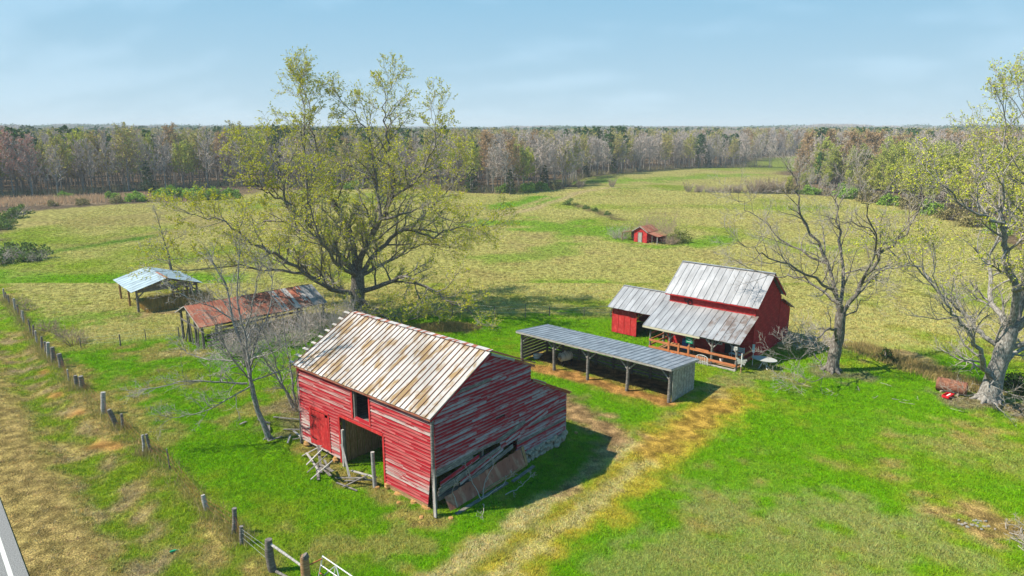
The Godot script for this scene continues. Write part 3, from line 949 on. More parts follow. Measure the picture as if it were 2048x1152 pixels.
	for q in [[-7.46, 0.1, 2.84], [-3.66, 0.1, 2.84], [-6.20, 3.1, 5.0], [-4.70, 3.1, 4.9], [-10.3, 0.4, 2.58], [-8.46, 0.4, 2.58]]:
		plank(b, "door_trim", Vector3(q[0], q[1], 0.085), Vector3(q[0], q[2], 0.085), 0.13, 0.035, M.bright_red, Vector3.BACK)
	plank(b, "loft_jamb", Vector3(-6.06, 3.1, -0.02), Vector3(-6.06, 4.9, -0.02), 0.12, 0.14, M.grey)
	plank(b, "loft_jamb", Vector3(-6.0, 4.78, -0.3), Vector3(-5.4, 4.82, -0.3), 0.08, 0.1, M.brown)
	plank(b, "door_post", Vector3(-7.16, 0.0, 0.12), Vector3(-7.16, 2.15, 0.1), 0.13, 0.13, M.silver)
	# small stall door of vertical boards
	var door := Node3D.new()
	door.name = "door"
	b.add_child(door)
	door.position = Vector3(-9.38, 0.45, 0.09)
	door.rotation.z = 0.012
	for q in 7:
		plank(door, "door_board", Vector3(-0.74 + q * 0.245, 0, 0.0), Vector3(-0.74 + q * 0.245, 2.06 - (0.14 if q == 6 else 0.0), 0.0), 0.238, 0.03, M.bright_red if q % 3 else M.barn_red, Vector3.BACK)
	plank(door, "hinge", Vector3(-0.8, 0.35, 0.03), Vector3(-0.3, 0.35, 0.03), 0.012, 0.05, M.black)
	plank(door, "hinge", Vector3(-0.8, 1.7, 0.03), Vector3(-0.3, 1.7, 0.03), 0.012, 0.05, M.black)
	# roof
	var sl := Vector3(0, 2.26, -4.2)
	sheets(b, "roof_sheet", Vector3(-L - 0.02, 4.93, 0.28), Vector3.RIGHT, L + 0.16, sl, 32, [M.roof_white], [1.0], 0.045, false, 0.008, M.seam)
	sheets(b, "rear_roof_sheet", Vector3(0.14, 5.62, -7.42), Vector3.LEFT, L + 0.16, Vector3(0, 1.53, 3.5), 29, [M.rust, M.rust_pale], [0.75, 0.25], 0.04, true)
	sheets(b, "lean_to_roof_sheet", Vector3(0.22, 2.96, -10.7), Vector3.LEFT, L + 0.3, Vector3(0, 1.83, 3.6), 29, [M.rust, M.rust_pale], [0.8, 0.2], 0.04, true)
	plank(b, "ridge_cap", Vector3(-L + 0.2, 7.235, -3.92), Vector3(0.14, 7.235, -3.92), 0.30, 0.025, M.rust_pale)
	for q in 9:
		# roof laths that stick out where the sheets have blown off
		var f := 0.03 + q * 0.118
		var p := Vector3(0, 4.87, 0.2) + sl * f
		plank(b, "roof_lath", Vector3(-L - rr(0.55, 0.85), p.y, p.z), Vector3(0.04, p.y, p.z), 0.15, 0.03, M.silver, Vector3(0, 4.2, 2.26))
	for q in 8:
		var p := Vector3(0, 5.52, -7.3) + Vector3(0, 1.5, 3.3) * (q / 8.0)
		plank(b, "roof_lath", Vector3(-L - 0.3, p.y, p.z), Vector3(0.03, p.y, p.z), 0.12, 0.03, M.grey)
	for x in [-L - 0.1, -8.5, -5.65, -2.8, -0.08]:
		plank(b, "rafter", Vector3(x, 4.78, 0.2), Vector3(x, 7.0, -3.92), 0.08, 0.14, M.dark)
		plank(b, "rafter", Vector3(x, 5.45, -7.3), Vector3(x, 6.95, -3.92), 0.08, 0.14, M.dark)
	plank(b, "barge_board", Vector3(0.10, 4.82, 0.22), Vector3(0.10, 7.07, -3.88), 0.035, 0.15, M.side_b)
	plank(b, "barge_board", Vector3(0.12, 7.03, -3.95), Vector3(0.12, 6.27, -5.7), 0.04, 0.13, M.silver)
	plank(b, "barge_board", Vector3(0.10, 6.25, -5.75), Vector3(0.10, 5.48, -7.4), 0.035, 0.13, M.rust)
	plank(b, "barge_board", Vector3(0.12, 4.70, -7.3), Vector3(0.12, 4.2, -8.35), 0.05, 0.16, M.silver)
	plank(b, "barge_board", Vector3(0.10, 4.12, -8.4), Vector3(0.10, 2.92, -10.7), 0.035, 0.13, M.rust)
	plank(b, "fascia", Vector3(-L, 4.86, 0.235), Vector3(0.1, 4.86, 0.235), 0.03, 0.12, M.rust)
	# dry stone footing under the lean-to
	for q in 34:
		var s := 6.1 + (q % 12) * 0.37 + rr(-0.08, 0.08)
		stone(b, "foundation_stone", Vector3(0.02 + rr(-0.06, 0.1), 0.12 + int(q / 12.0) * 0.23, -s), Vector3(rr(0.3, 0.45), rr(0.22, 0.32), rr(0.34, 0.5)), M.stone)
	stone(b, "foundation_stone", Vector3(0.05, 0.55, -10.3), Vector3(0.45, 0.35, 0.45), M.stone)
	for x in [-10.9, -8.0, -3.5]:
		stone(b, "foundation_stone", Vector3(x, 0.12, 0.0), Vector3(0.5, 0.4, 0.45), M.clay)
	for x in [-2.6, -1.5, -0.6]:
		stone(b, "foundation_stone", Vector3(x, 0.0, 0.02), Vector3(0.6, 0.25, 0.4), M.clay)

# ---------------------------------------------------------------- the long open shed
func build_long_shed() -> void:
	var b := thing("open_shed", "long low open-fronted shed with grey ribbed metal roof on pole posts", "shed", Vector3(10.61, 0, -43.16), deg_to_rad(-40.8))
	sheets(b, "roof_sheet", Vector3(-13.25, 2.52, 0.42), Vector3.RIGHT, 13.5, Vector3(0, -0.36, -4.1), 30, [M.bluetin], [1.0], 0.03, false, 0.01)
	for x in [-13.15, -11.3, -9.9, -8.2, -6.7, -5.0, -3.4, -1.7, 0.1]:
		plank(b, "rafter", Vector3(x, 2.44, 0.38), Vector3(x, 2.10, -3.62), 0.06, 0.12, M.grey)
	plank(b, "eave_beam", Vector3(-13.2, 2.36, 0.02), Vector3(0.15, 2.36, 0.02), 0.12, 0.18, M.silver)
	plank(b, "fascia", Vector3(-13.25, 2.44, 0.42), Vector3(0.25, 2.44, 0.42), 0.035, 0.12, M.silver)
	plank(b, "fascia", Vector3(0.26, 2.44, 0.42), Vector3(0.26, 2.09, -3.66), 0.035, 0.12, M.silver)
	for x in [-12.95, -9.76, -6.63, -3.29, -0.02]:
		post(b, "post", Vector3(x, 0, rr(-0.06, 0.06)), Vector3(x, 2.3, 0), 0.115, M.grey)
		for s in [-1, 1]:
			if (x > -0.5 and s > 0) or (x < -12 and s < 0):
				continue
			post(b, "knee_brace", Vector3(x + s * 0.05, 1.62, 0.0), Vector3(x + s * 0.72, 2.28, 0.0), 0.05, M.silver, 6)
	for x in [-12.95, -11.3, -9.7, -8.1, -6.5, -4.9, -3.3, -1.7, -0.05]:
		post(b, "back_post", Vector3(x, 0, -3.25), Vector3(x, 2.02, -3.25), 0.10, M.dark)
	for q in 8:
		for c in cut([-13.0, 0.0], 3.0, 4.6):
			clap(b, "back_board", Vector3(c[1], 0.12 + q * 0.24 + rr(-0.02, 0.02), -3.36), Vector3(c[0], 0.12 + q * 0.24 + rr(-0.02, 0.02), -3.36), 0.215 if q % 3 else 0.17, Vector3.FORWARD, M.grey, 0.0)
	for q in 8:
		clap(b, "end_board", Vector3(-13.08, 0.1 + q * 0.26, -3.3), Vector3(-13.08, 0.1 + q * 0.26, 0.0), 0.22, Vector3.LEFT, M.grey, 0.0)
	for q in 4:
		# the closed end wall: grey panels with upright joints
		var z0 := -0.06 - q * 0.82
		var mb := MB.new()
		var h0 := 2.38 - 0.088 * (-z0)
		var h1 := 2.38 - 0.088 * (-(z0 - 0.81))
		var p := [Vector3(0.12, 0.02, z0), Vector3(0.12, 0.02, z0 - 0.81), Vector3(0.12, h0, z0), Vector3(0.12, h1, z0 - 0.81), Vector3(0.15, 0.02, z0), Vector3(0.15, 0.02, z0 - 0.81), Vector3(0.15, h0, z0), Vector3(0.15, h1, z0 - 0.81)]
		mb.hexa(p, Vector3(0.81, 2.3, 0.03), ro())
		for f in [0.0, 0.405]:
			mb.box(Transform3D(Basis.IDENTITY, Vector3(0.158, 1.05, z0 - f - 0.02)), Vector3(0.02, 2.0, 0.03), ro())
		part("end_panel", mb, M.block, b)

	var t := thing("white_tank", "dented white metal tank on a low dark frame inside the open shed", "tank", Vector3(4.15, 0, -50.6), deg_to_rad(35))
	var mb := MB.new()
	var pts := PackedVector3Array([Vector3(-0.62, 0.75, 0), Vector3(-0.58, 0.75, 0), Vector3(-0.45, 0.75, 0), Vector3(0.45, 0.75, 0), Vector3(0.58, 0.75, 0), Vector3(0.62, 0.75, 0)])
	mb.tube(pts, PackedFloat32Array([0.03, 0.24, 0.36, 0.36, 0.24, 0.03]), 16)
	part("tank_body", mb, M.white_worn, t)
	for s in [-0.4, 0.4]:
		plank(t, "band", Vector3(s, 1.12, -0.05), Vector3(s, 1.12, 0.05), 0.05, 0.02, M.black)
		for z in [-0.25, 0.25]:
			plank(t, "leg", Vector3(s, 0, z), Vector3(s, 0.55, z), 0.07, 0.07, M.black)
	plank(t, "frame_rail", Vector3(-0.6, 0.42, -0.25), Vector3(0.6, 0.42, -0.25), 0.06, 0.08, M.black)
	plank(t, "frame_rail", Vector3(-0.6, 0.42, 0.25), Vector3(0.6, 0.42, 0.25), 0.06, 0.08, M.black)
	post(t, "filler_cap", Vector3(0, 1.08, 0), Vector3(0, 1.2, 0), 0.08, M.white_worn)
	var bag := thing("feed_bag", "crumpled pale bag lying by the end post of the open shed", "bag", Vector3(2.0, 0, -52.3), 0.4)
	stone(bag, "sack", Vector3(0, 0.22, 0), Vector3(0.7, 0.5, 0.5), M.white_worn)
	stone(bag, "sack_neck", Vector3(0.3, 0.34, 0.1), Vector3(0.3, 0.22, 0.2), M.white_worn)

# ---------------------------------------------------------------- the red barn with its porch and wing
func gable_boards(b: Node3D, x: float, out: Vector3, z0: float, z1: float, base: float, prof: Callable, m: Material, ht := 0.24) -> void:
	# lapped boards that follow a gable outline; prof(s) is the height at distance s from z0
	var y := base
	var n := 48
	while true:
		var lo := -1.0
		var hi := -1.0
		for k in n + 1:
			var s := (z0 - z1) * k / n
			if prof.call(s) > y + ht * 0.5:
				if lo < 0.0:
					lo = s
				hi = s
		if lo < 0.0 or hi - lo < 0.05:
			break
		var a := Vector3(x, y, z0 - lo)
		var e := Vector3(x, y, z0 - hi)
		if out.x < 0:
			clap(b, "board", e, a, ht + 0.03, out, m, 0.02)
		else:
			clap(b, "board", a, e, ht + 0.03, out, m, 0.02)
		y += ht

func build_red_barn() -> void:
	var b := thing("red_barn", "bright red gabled barn with grey metal roofs, a railed porch and an open side wing", "barn", Vector3(17.1, 0, -49.44), deg_to_rad(-40.8))
	var X0 := -7.35
	# roofs
	sheets(b, "main_roof_sheet", Vector3(X0 - 0.35, 4.42, -2.62), Vector3.RIGHT, 8.1, Vector3(0, 2.28, -3.03), 14, [M.tin], [1.0], 0.04, false)
	sheets(b, "rear_roof_sheet", Vector3(0.4, 4.42, -8.68), Vector3.LEFT, 8.1, Vector3(0, 2.28, 3.03), 14, [M.tin], [1.0], 0.04, false)
	plank(b, "ridge_cap", Vector3(X0 - 0.35, 6.745, -5.65), Vector3(0.4, 6.745, -5.65), 0.3, 0.03, M.tin)
	sheets(b, "porch_roof_sheet", Vector3(-7.95, 2.18, 0.38), Vector3.RIGHT, 5.0, Vector3(0, 1.5, -3.36), 9, [M.tin], [1.0], 0.04, false)
	sheets(b, "porch_roof_sheet", Vector3(-2.95, 2.18, 0.38), Vector3.RIGHT, 3.3, Vector3(0, 1.5, -3.36), 6, [M.tin_stain, M.tin], [0.75, 0.25], 0.04, false)
	sheets(b, "rear_lean_to_roof_sheet", Vector3(0.3, 2.75, -11.4), Vector3.LEFT, 7.6, Vector3(0, 1.35, 3.0), 12, [M.rust_pale, M.tin], [0.5, 0.5], 0.04, false)
	sheets(b, "wing_roof_sheet", Vector3(-12.95, 2.42, -1.98), Vector3.RIGHT, 5.55, Vector3(0, 1.5, -2.7), 10, [M.tin], [1.0], 0.04, false)
	sheets(b, "wing_rear_roof_sheet", Vector3(-7.4, 2.42, -7.38), Vector3.LEFT, 5.55, Vector3(0, 1.5, 2.7), 10, [M.tin], [1.0], 0.04, false)
	plank(b, "ridge_cap", Vector3(-12.95, 3.965, -4.68), Vector3(-7.4, 3.965, -4.68), 0.26, 0.03, M.tin)
	# main walls
	for q in 18:
		var y := 0.1 + q * 0.245
		for c in cut([X0, 0.05], 3.0, 5.0):
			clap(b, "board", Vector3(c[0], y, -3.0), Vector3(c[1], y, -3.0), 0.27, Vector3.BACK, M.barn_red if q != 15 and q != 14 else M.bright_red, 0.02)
			clap(b, "board", Vector3(c[1], y, -8.3), Vector3(c[0], y, -8.3), 0.27, Vector3.FORWARD, M.barn_red, 0.02)
	var prof := func(s: float) -> float: return 4.5 + 0.75 * minf(s, 5.3 - s)
	gable_boards(b, 0.05, Vector3.RIGHT, -3.0, -8.3, 0.1, prof, M.barn_red)
	gable_boards(b, X0, Vector3.LEFT, -3.0, -8.3, 0.1, prof, M.barn_red)
	gable_boards(b, 0.02, Vector3.RIGHT, -8.35, -11.0, 0.15, func(s: float) -> float: return 4.0 - 0.45 * s, M.barn_red)
	gable_boards(b, -7.1, Vector3.LEFT, -8.35, -11.0, 0.15, func(s: float) -> float: return 4.0 - 0.45 * s, M.barn_red)
	for q in 11:
		clap(b, "board", Vector3(0.0, 0.1 + q * 0.245, -11.0), Vector3(-7.1, 0.1 + q * 0.245, -11.0), 0.27, Vector3.FORWARD, M.barn_red, 0.02)
	for q in [[Vector3(0.09, 0.1, -2.96), Vector3(0.09, 4.4, -2.96)], [Vector3(0.09, 0.1, -8.3), Vector3(0.09, 4.4, -8.3)]]:
		plank(b, "corner_board", q[0], q[1], 0.12, 0.05, M.barn_red, Vector3.RIGHT)
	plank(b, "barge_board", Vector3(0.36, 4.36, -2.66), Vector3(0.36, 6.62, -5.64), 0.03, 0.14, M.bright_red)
	plank(b, "barge_board", Vector3(0.36, 4.36, -8.64), Vector3(0.36, 6.62, -5.66), 0.03, 0.14, M.barn_red)
	plank(b, "eave_fascia", Vector3(X0 - 0.3, 4.38, -2.64), Vector3(0.35, 4.38, -2.64), 0.03, 0.1, M.barn_red)
	# porch
	plank(b, "porch_beam", Vector3(-7.8, 2.10, 0.05), Vector3(0.2, 2.10, 0.05), 0.14, 0.16, M.grey)
	plank(b, "pale_gutter", Vector3(-7.95, 2.10, 0.40), Vector3(-2.9, 2.10, 0.40), 0.08, 0.13, M.cream)
	for x in [-7.7, -5.7, -3.9, -1.95, 0.1]:
		plank(b, "porch_rafter", Vector3(x, 2.12, 0.3), Vector3(x, 3.58, -2.95), 0.06, 0.12, M.grey)
	for x in [-5.62, -3.85, -1.95, 0.0]:
		post(b, "porch_post", Vector3(x, 0, 0.04), Vector3(x, 2.05, 0.04), 0.10, M.grey)
		for s in [-1, 1]:
			if x > -0.5 and s > 0:
				continue
			post(b, "knee_brace", Vector3(x + s * 0.05, 1.45, 0.04), Vector3(x + s * 0.6, 2.04, 0.04), 0.045, M.silver, 6)
	for q in 7:
		plank(b, "porch_floor_board", Vector3(-7.2, 0.10, -0.25 - q * 0.41), Vector3(0.0, 0.10, -0.25 - q * 0.41), 0.4, 0.05, M.brown)
	plank(b, "porch_kerb", Vector3(-5.4, 0.06, 0.25), Vector3(0.1, 0.06, 0.25), 0.16, 0.12, M.silver)
	plank(b, "window", Vector3(-3.6, 1.35, -2.96), Vector3(-2.5, 1.35, -2.96), 0.05, 0.95, M.glass)
	for q in [[-3.65, 1.88, -2.45, 1.88], [-3.65, 0.84, -2.45, 0.84]]:
		plank(b, "window_frame", Vector3(q[0], q[1], -2.94), Vector3(q[2], q[3], -2.94), 0.07, 0.09, M.white_worn)
	for x in [-3.61, -3.05, -2.49]:
		plank(b, "window_frame", Vector3(x, 0.9, -2.94), Vector3(x, 1.85, -2.94), 0.07, 0.07, M.white_worn, Vector3.BACK)
	plank(b, "porch_door", Vector3(-1.75, 0.2, -2.95), Vector3(-1.75, 2.2, -2.95), 0.9, 0.05, M.black, Vector3.BACK)
	# railing
	for x in [-7.4]:
		post(b, "rail_post", Vector3(x, 0, 0.04), Vector3(x, 1.75, 0.04), 0.08, M.grey)
	for y in [0.42, 0.98]:
		for c in [[-7.45, -5.62], [-5.6, -3.85], [-3.8, 0.05]]:
			plank(b, "rail", Vector3(c[0], y + rr(-0.02, 0.02), 0.14), Vector3(c[1], y + rr(-0.02, 0.02), 0.14), 0.05, 0.17, M.orange)
	plank(b, "rail", Vector3(-3.3, 1.10, 0.12), Vector3(-2.2, 1.08, 0.12), 0.05, 0.12, M.orange)
	for x in [-5.62, -4.75, -3.88]:
		plank(b, "rail_upright", Vector3(x, 0.2, 0.17), Vector3(x, 1.2, 0.17), 0.15, 0.05, M.orange, Vector3.BACK)
	for y in [0.5, 0.95, 1.5]:
		plank(b, "side_rail", Vector3(-7.42, y, -0.05), Vector3(-7.42, y, -2.9), 0.05, 0.15, M.orange)
	for y in [0.42, 0.98]:
		plank(b, "side_rail", Vector3(0.12, y, -0.05), Vector3(0.12, y, -2.9), 0.05, 0.17, M.orange)
	# wing
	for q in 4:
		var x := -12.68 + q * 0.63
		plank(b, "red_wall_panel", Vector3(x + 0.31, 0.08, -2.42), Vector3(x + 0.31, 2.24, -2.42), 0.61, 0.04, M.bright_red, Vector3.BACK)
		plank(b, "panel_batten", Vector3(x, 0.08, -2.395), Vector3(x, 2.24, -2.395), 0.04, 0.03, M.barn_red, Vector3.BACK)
	plank(b, "wing_header", Vector3(-12.7, 2.32, -2.40), Vector3(-7.4, 2.32, -2.40), 0.06, 0.22, M.barn_red)
	plank(b, "wing_brace", Vector3(-10.15, 1.8, -2.38), Vector3(-9.5, 2.3, -2.38), 0.06, 0.08, M.orange)
	post(b, "wing_post", Vector3(-7.45, 0, -2.4), Vector3(-7.45, 2.3, -2.4), 0.1, M.grey)
	var wp := func(s: float) -> float: return 2.35 + 0.555 * minf(s, 4.6 - s)
	gable_boards(b, -12.7, Vector3.LEFT, -2.45, -7.05, 0.08, wp, M.barn_red)
	for q in 10:
		clap(b, "board", Vector3(-7.4, 0.08 + q * 0.23, -7.05), Vector3(-12.7, 0.08 + q * 0.23, -7.05), 0.25, Vector3.FORWARD, M.barn_red, 0.02)
	for x in [-12.4, -10.2, -8.0]:
		plank(b, "wing_rafter", Vector3(x, 2.36, -2.0), Vector3(x, 3.84, -4.66), 0.06, 0.12, M.dark)

	var bas := b.transform
	# two dark rings hung on the upper wall
	for q in [[-5.75, 4.12], [-5.48, 3.9]]:
		var mb := MB.new()
		ring(mb, Vector3.ZERO, 0.20, 0.04, Basis(Vector3.RIGHT, PI / 2))
		var w := thing("wall_ring", "dark iron ring hung on the red upper wall over the porch roof", "ring", bas * Vector3(q[0], q[1], -2.90), b.rotation.y, "rings on the red barn wall")
		part("hoop", mb, M.black, w)
	var sg := thing("green_sign", "small green sign with a white stroke hung on a porch post", "sign", bas * Vector3(-3.85, 1.70, 0.17), b.rotation.y)
	plank(sg, "panel", Vector3(-0.28, 0, 0), Vector3(0.28, 0, 0), 0.02, 0.56, M.green_sign)
	plank(sg, "white_stroke", Vector3(-0.12, 0.05, 0.016), Vector3(0.26, -0.03, 0.016), 0.006, 0.07, M.white)
	plank(sg, "white_stroke", Vector3(-0.20, -0.15, 0.016), Vector3(0.20, -0.15, 0.016), 0.006, 0.03, M.white)
	var lamp := thing("porch_box", "small white square box fixed to the porch corner post", "box", bas * Vector3(-0.02, 1.82, 0.2), b.rotation.y)
	plank(lamp, "case", Vector3(-0.13, 0, 0), Vector3(0.13, 0, 0), 0.1, 0.26, M.white_worn)
	plank(lamp, "face", Vector3(-0.08, 0, 0.055), Vector3(0.08, 0, 0.055), 0.01, 0.16, M.galv)
	var bb := thing("blue_barrel", "blue plastic barrel standing on the porch of the red barn", "barrel", bas * Vector3(-5.15, 0.125, -1.9))
	var mb2 := MB.new()
	mb2.tube(PackedVector3Array([Vector3(0, 0, 0), Vector3(0, 0.1, 0), Vector3(0, 0.45, 0), Vector3(0, 0.8, 0), Vector3(0, 0.9, 0)]), PackedFloat32Array([0.27, 0.29, 0.30, 0.29, 0.26]), 16, true)
	part("body", mb2, M.blue, bb)
	var mb3 := MB.new()
	ring(mb3, Vector3(0, 0.3, 0), 0.30, 0.015, Basis.IDENTITY)
	ring(mb3, Vector3(0, 0.6, 0), 0.30, 0.015, Basis.IDENTITY)
	part("rib", mb3, M.blue, bb)
	var gr := thing("porch_chair", "grey folding chair with pale back standing on the porch", "chair", bas * Vector3(-4.5, 0.125, -1.6), b.rotation.y + 0.5)
	plank(gr, "seat", Vector3(-0.22, 0.45, 0), Vector3(0.22, 0.45, 0), 0.44, 0.04, M.galv)
	plank(gr, "backrest", Vector3(-0.22, 0.78, -0.24), Vector3(0.22, 0.78, -0.24), 0.04, 0.4, M.white_worn)
	for x in [-0.2, 0.2]:
		plank(gr, "leg", Vector3(x, 0, 0.2), Vector3(x, 0.45, 0.16), 0.03, 0.03, M.galv)
		plank(gr, "leg", Vector3(x, 0, -0.22), Vector3(x, 0.9, -0.22), 0.03, 0.03, M.galv)
	for q in [[-1.55, -0.9, "orange-flowered pot standing behind the porch rail of the red barn", M.flower], [-5.0, 0.55, "small orange-flowered pot on the ground outside the porch rail", M.flower]]:
		var pot := thing("flower_pot", q[2], "flower pot", bas * Vector3(q[0], 0.125 if q[1] < 0 else 0.0, q[1]))
		var pm := MB.new()
		pm.tube(PackedVector3Array([Vector3(0, 0, 0), Vector3(0, 0.28, 0), Vector3(0, 0.3, 0)]), PackedFloat32Array([0.11, 0.17, 0.15]), 12, true)
		part("pot", pm, M.white_worn if q[1] < 0 else M.galv, pot)
		var fl := MB.new()
		for e in 60:
			var d := rdir()
			d.y = absf(d.y)
			fl.leaf(Vector3(0, 0.32, 0) + d * 0.22 * rr(0.5, 1.0), rdir() * 0.05, rdir() * 0.06)
		part("flowers", fl, q[3], pot)
	var bench := thing("white_bench", "pale slatted bench against the porch wall by the dark door", "bench", bas * Vector3(-0.9, 0.125, -2.2), b.rotation.y)
	for q in 3:
		plank(bench, "seat_slat", Vector3(-0.55, 0.44, 0.16 - q * 0.15), Vector3(0.55, 0.44, 0.16 - q * 0.15), 0.12, 0.03, M.lightblue)
		plank(bench, "back_slat", Vector3(-0.55, 0.62 + q * 0.14, -0.24), Vector3(0.55, 0.62 + q * 0.14, -0.24), 0.03, 0.1, M.lightblue)
	for x in [-0.5, 0.5]:
		plank(bench, "leg", Vector3(x, 0, 0.14), Vector3(x, 0.44, 0.14), 0.05, 0.05, M.white_worn)
		plank(bench, "leg", Vector3(x, 0, -0.22), Vector3(x, 1.0, -0.24), 0.05, 0.05, M.white_worn)
	# small arched trellis sign in front of the rail
	var tr := thing("garden_trellis", "low white arched wire trellis in front of the orange porch rail", "trellis", bas * Vector3(-2.55, 0, 0.5), b.rotation.y)
	var arch := MB.new()
	var ap := PackedVector3Array()
	var ar := PackedFloat32Array()
	for k in 9:
		var an := PI * k / 8.0
		ap.append(Vector3(-0.5 * cos(an), 0.55 + 0.25 * sin(an), 0)); ar.append(0.025)
	arch.tube(ap, ar, 6)
	arch.rod(Vector3(-0.5, 0, 0), Vector3(-0.5, 0.56, 0), 0.025, 0.025, 6)
	arch.rod(Vector3(0.5, 0, 0), Vector3(0.5, 0.56, 0), 0.025, 0.025, 6)
	part("frame", arch, M.white_worn, tr)
	for k in 6:
		var x := -0.38 + k * 0.152
		plank(tr, "picket", Vector3(x, 0.0, 0), Vector3(x, 0.55 + 0.25 * sqrt(maxf(0, 1 - x * x * 4)), 0), 0.025, 0.02, M.white_worn)
	plank(tr, "crosspiece", Vector3(-0.48, 0.3, 0.015), Vector3(0.48, 0.3, 0.015), 0.015, 0.03, M.white_worn)
	# yard pole with a fan-shaped tin ornament, and a thin pole with a pale blue panel
	var yp := thing("yard_pole", "white pole with a grey winged tin ornament by the porch corner", "pole", bas * Vector3(0.55, 0, 0.32), b.rotation.y)
	post(yp, "pole", Vector3.ZERO, Vector3(0, 0.55, 0), 0.05, M.brown, 8)
	post(yp, "pole_top", Vector3(0, 0.5, 0), Vector3(0, 1.55, 0), 0.055, M.white_worn, 8)
	for s in [-1, 1]:
		for k in 3:
			plank(yp, "wing_blade", Vector3(s * 0.03, 1.0 - k * 0.08, 0.06), Vector3(s * (0.42 - k * 0.07), 1.15 - k * 0.2, 0.06), 0.02, 0.13, M.galv)
	var bp := thing("thin_pole", "thin white pole carrying a pale blue panel beside the red barn wall", "pole", bas * Vector3(0.55, 0, -1.9), b.rotation.y)
	post(bp, "pole", Vector3.ZERO, Vector3(0, 1.75, 0), 0.025, M.white_worn, 6)
	plank(bp, "panel", Vector3(0, 1.1, 0.03), Vector3(0, 1.75, 0.03), 0.2, 0.02, M.lightblue, Vector3.BACK)
	# oval table on curled iron legs
	var tb := thing("oval_table", "oval pale-topped iron garden table on curled white legs in the grass", "table", bas * Vector3(1.42, 0, -1.95), b.rotation.y)
	var top := MB.new()
	var rim := []
	for k in 28:
		rim.append(Vector3(cos(TAU * k / 28) * 0.98, 0, sin(TAU * k / 28) * 0.6))
	for k in 28:
		var a: Vector3 = rim[k]
		var e: Vector3 = rim[(k + 1) % 28]
		top.quad(e + Vector3(0, 0.76, 0), a + Vector3(0, 0.76, 0), Vector3(0, 0.765, 0), Vector3(0, 0.765, 0), Vector2(e.x, e.z), Vector2(a.x, a.z), Vector2.ZERO, Vector2.ZERO)
		top.quad(a + Vector3(0, 0.72, 0), e + Vector3(0, 0.72, 0), e + Vector3(0, 0.76, 0), a + Vector3(0, 0.76, 0), Vector2.ZERO, Vector2.RIGHT, Vector2.ONE, Vector2.DOWN)
		top.quad(a + Vector3(0, 0.72, 0), Vector3(0, 0.72, 0), Vector3(0, 0.72, 0), e + Vector3(0, 0.72, 0), Vector2.ZERO, Vector2.RIGHT, Vector2.ONE, Vector2.DOWN)
	part("table_top", top, M.table, tb)
	post(tb, "stem", Vector3(0, 0.3, 0), Vector3(0, 0.72, 0), 0.05, M.white, 8)
	for k in 4:
		var an := TAU * k / 4 + 0.6
		var d := Vector3(cos(an), 0, sin(an))
		var lg := MB.new()
		lg.tube(PackedVector3Array([Vector3(0, 0.42, 0), d * 0.16 + Vector3(0, 0.44, 0), d * 0.3 + Vector3(0, 0.3, 0), d * 0.32 + Vector3(0, 0.14, 0), d * 0.44 + Vector3(0, 0.02, 0), d * 0.52 + Vector3(0, 0.03, 0)]), PackedFloat32Array([0.03, 0.03, 0.028, 0.026, 0.026, 0.02]), 6, true)
		part("leg", lg, M.white, tb)

func ring(mb: MB, c: Vector3, r: float, w: float, bs: Basis) -> void:
	var pts := PackedVector3Array()
	var rad := PackedFloat32Array()
	for k in 19:
		var an := TAU * k / 18.0
		pts.append(c + bs * Vector3(cos(an) * r, 0, sin(an) * r))
		rad.append(w)
	mb.tube(pts, rad, 6)

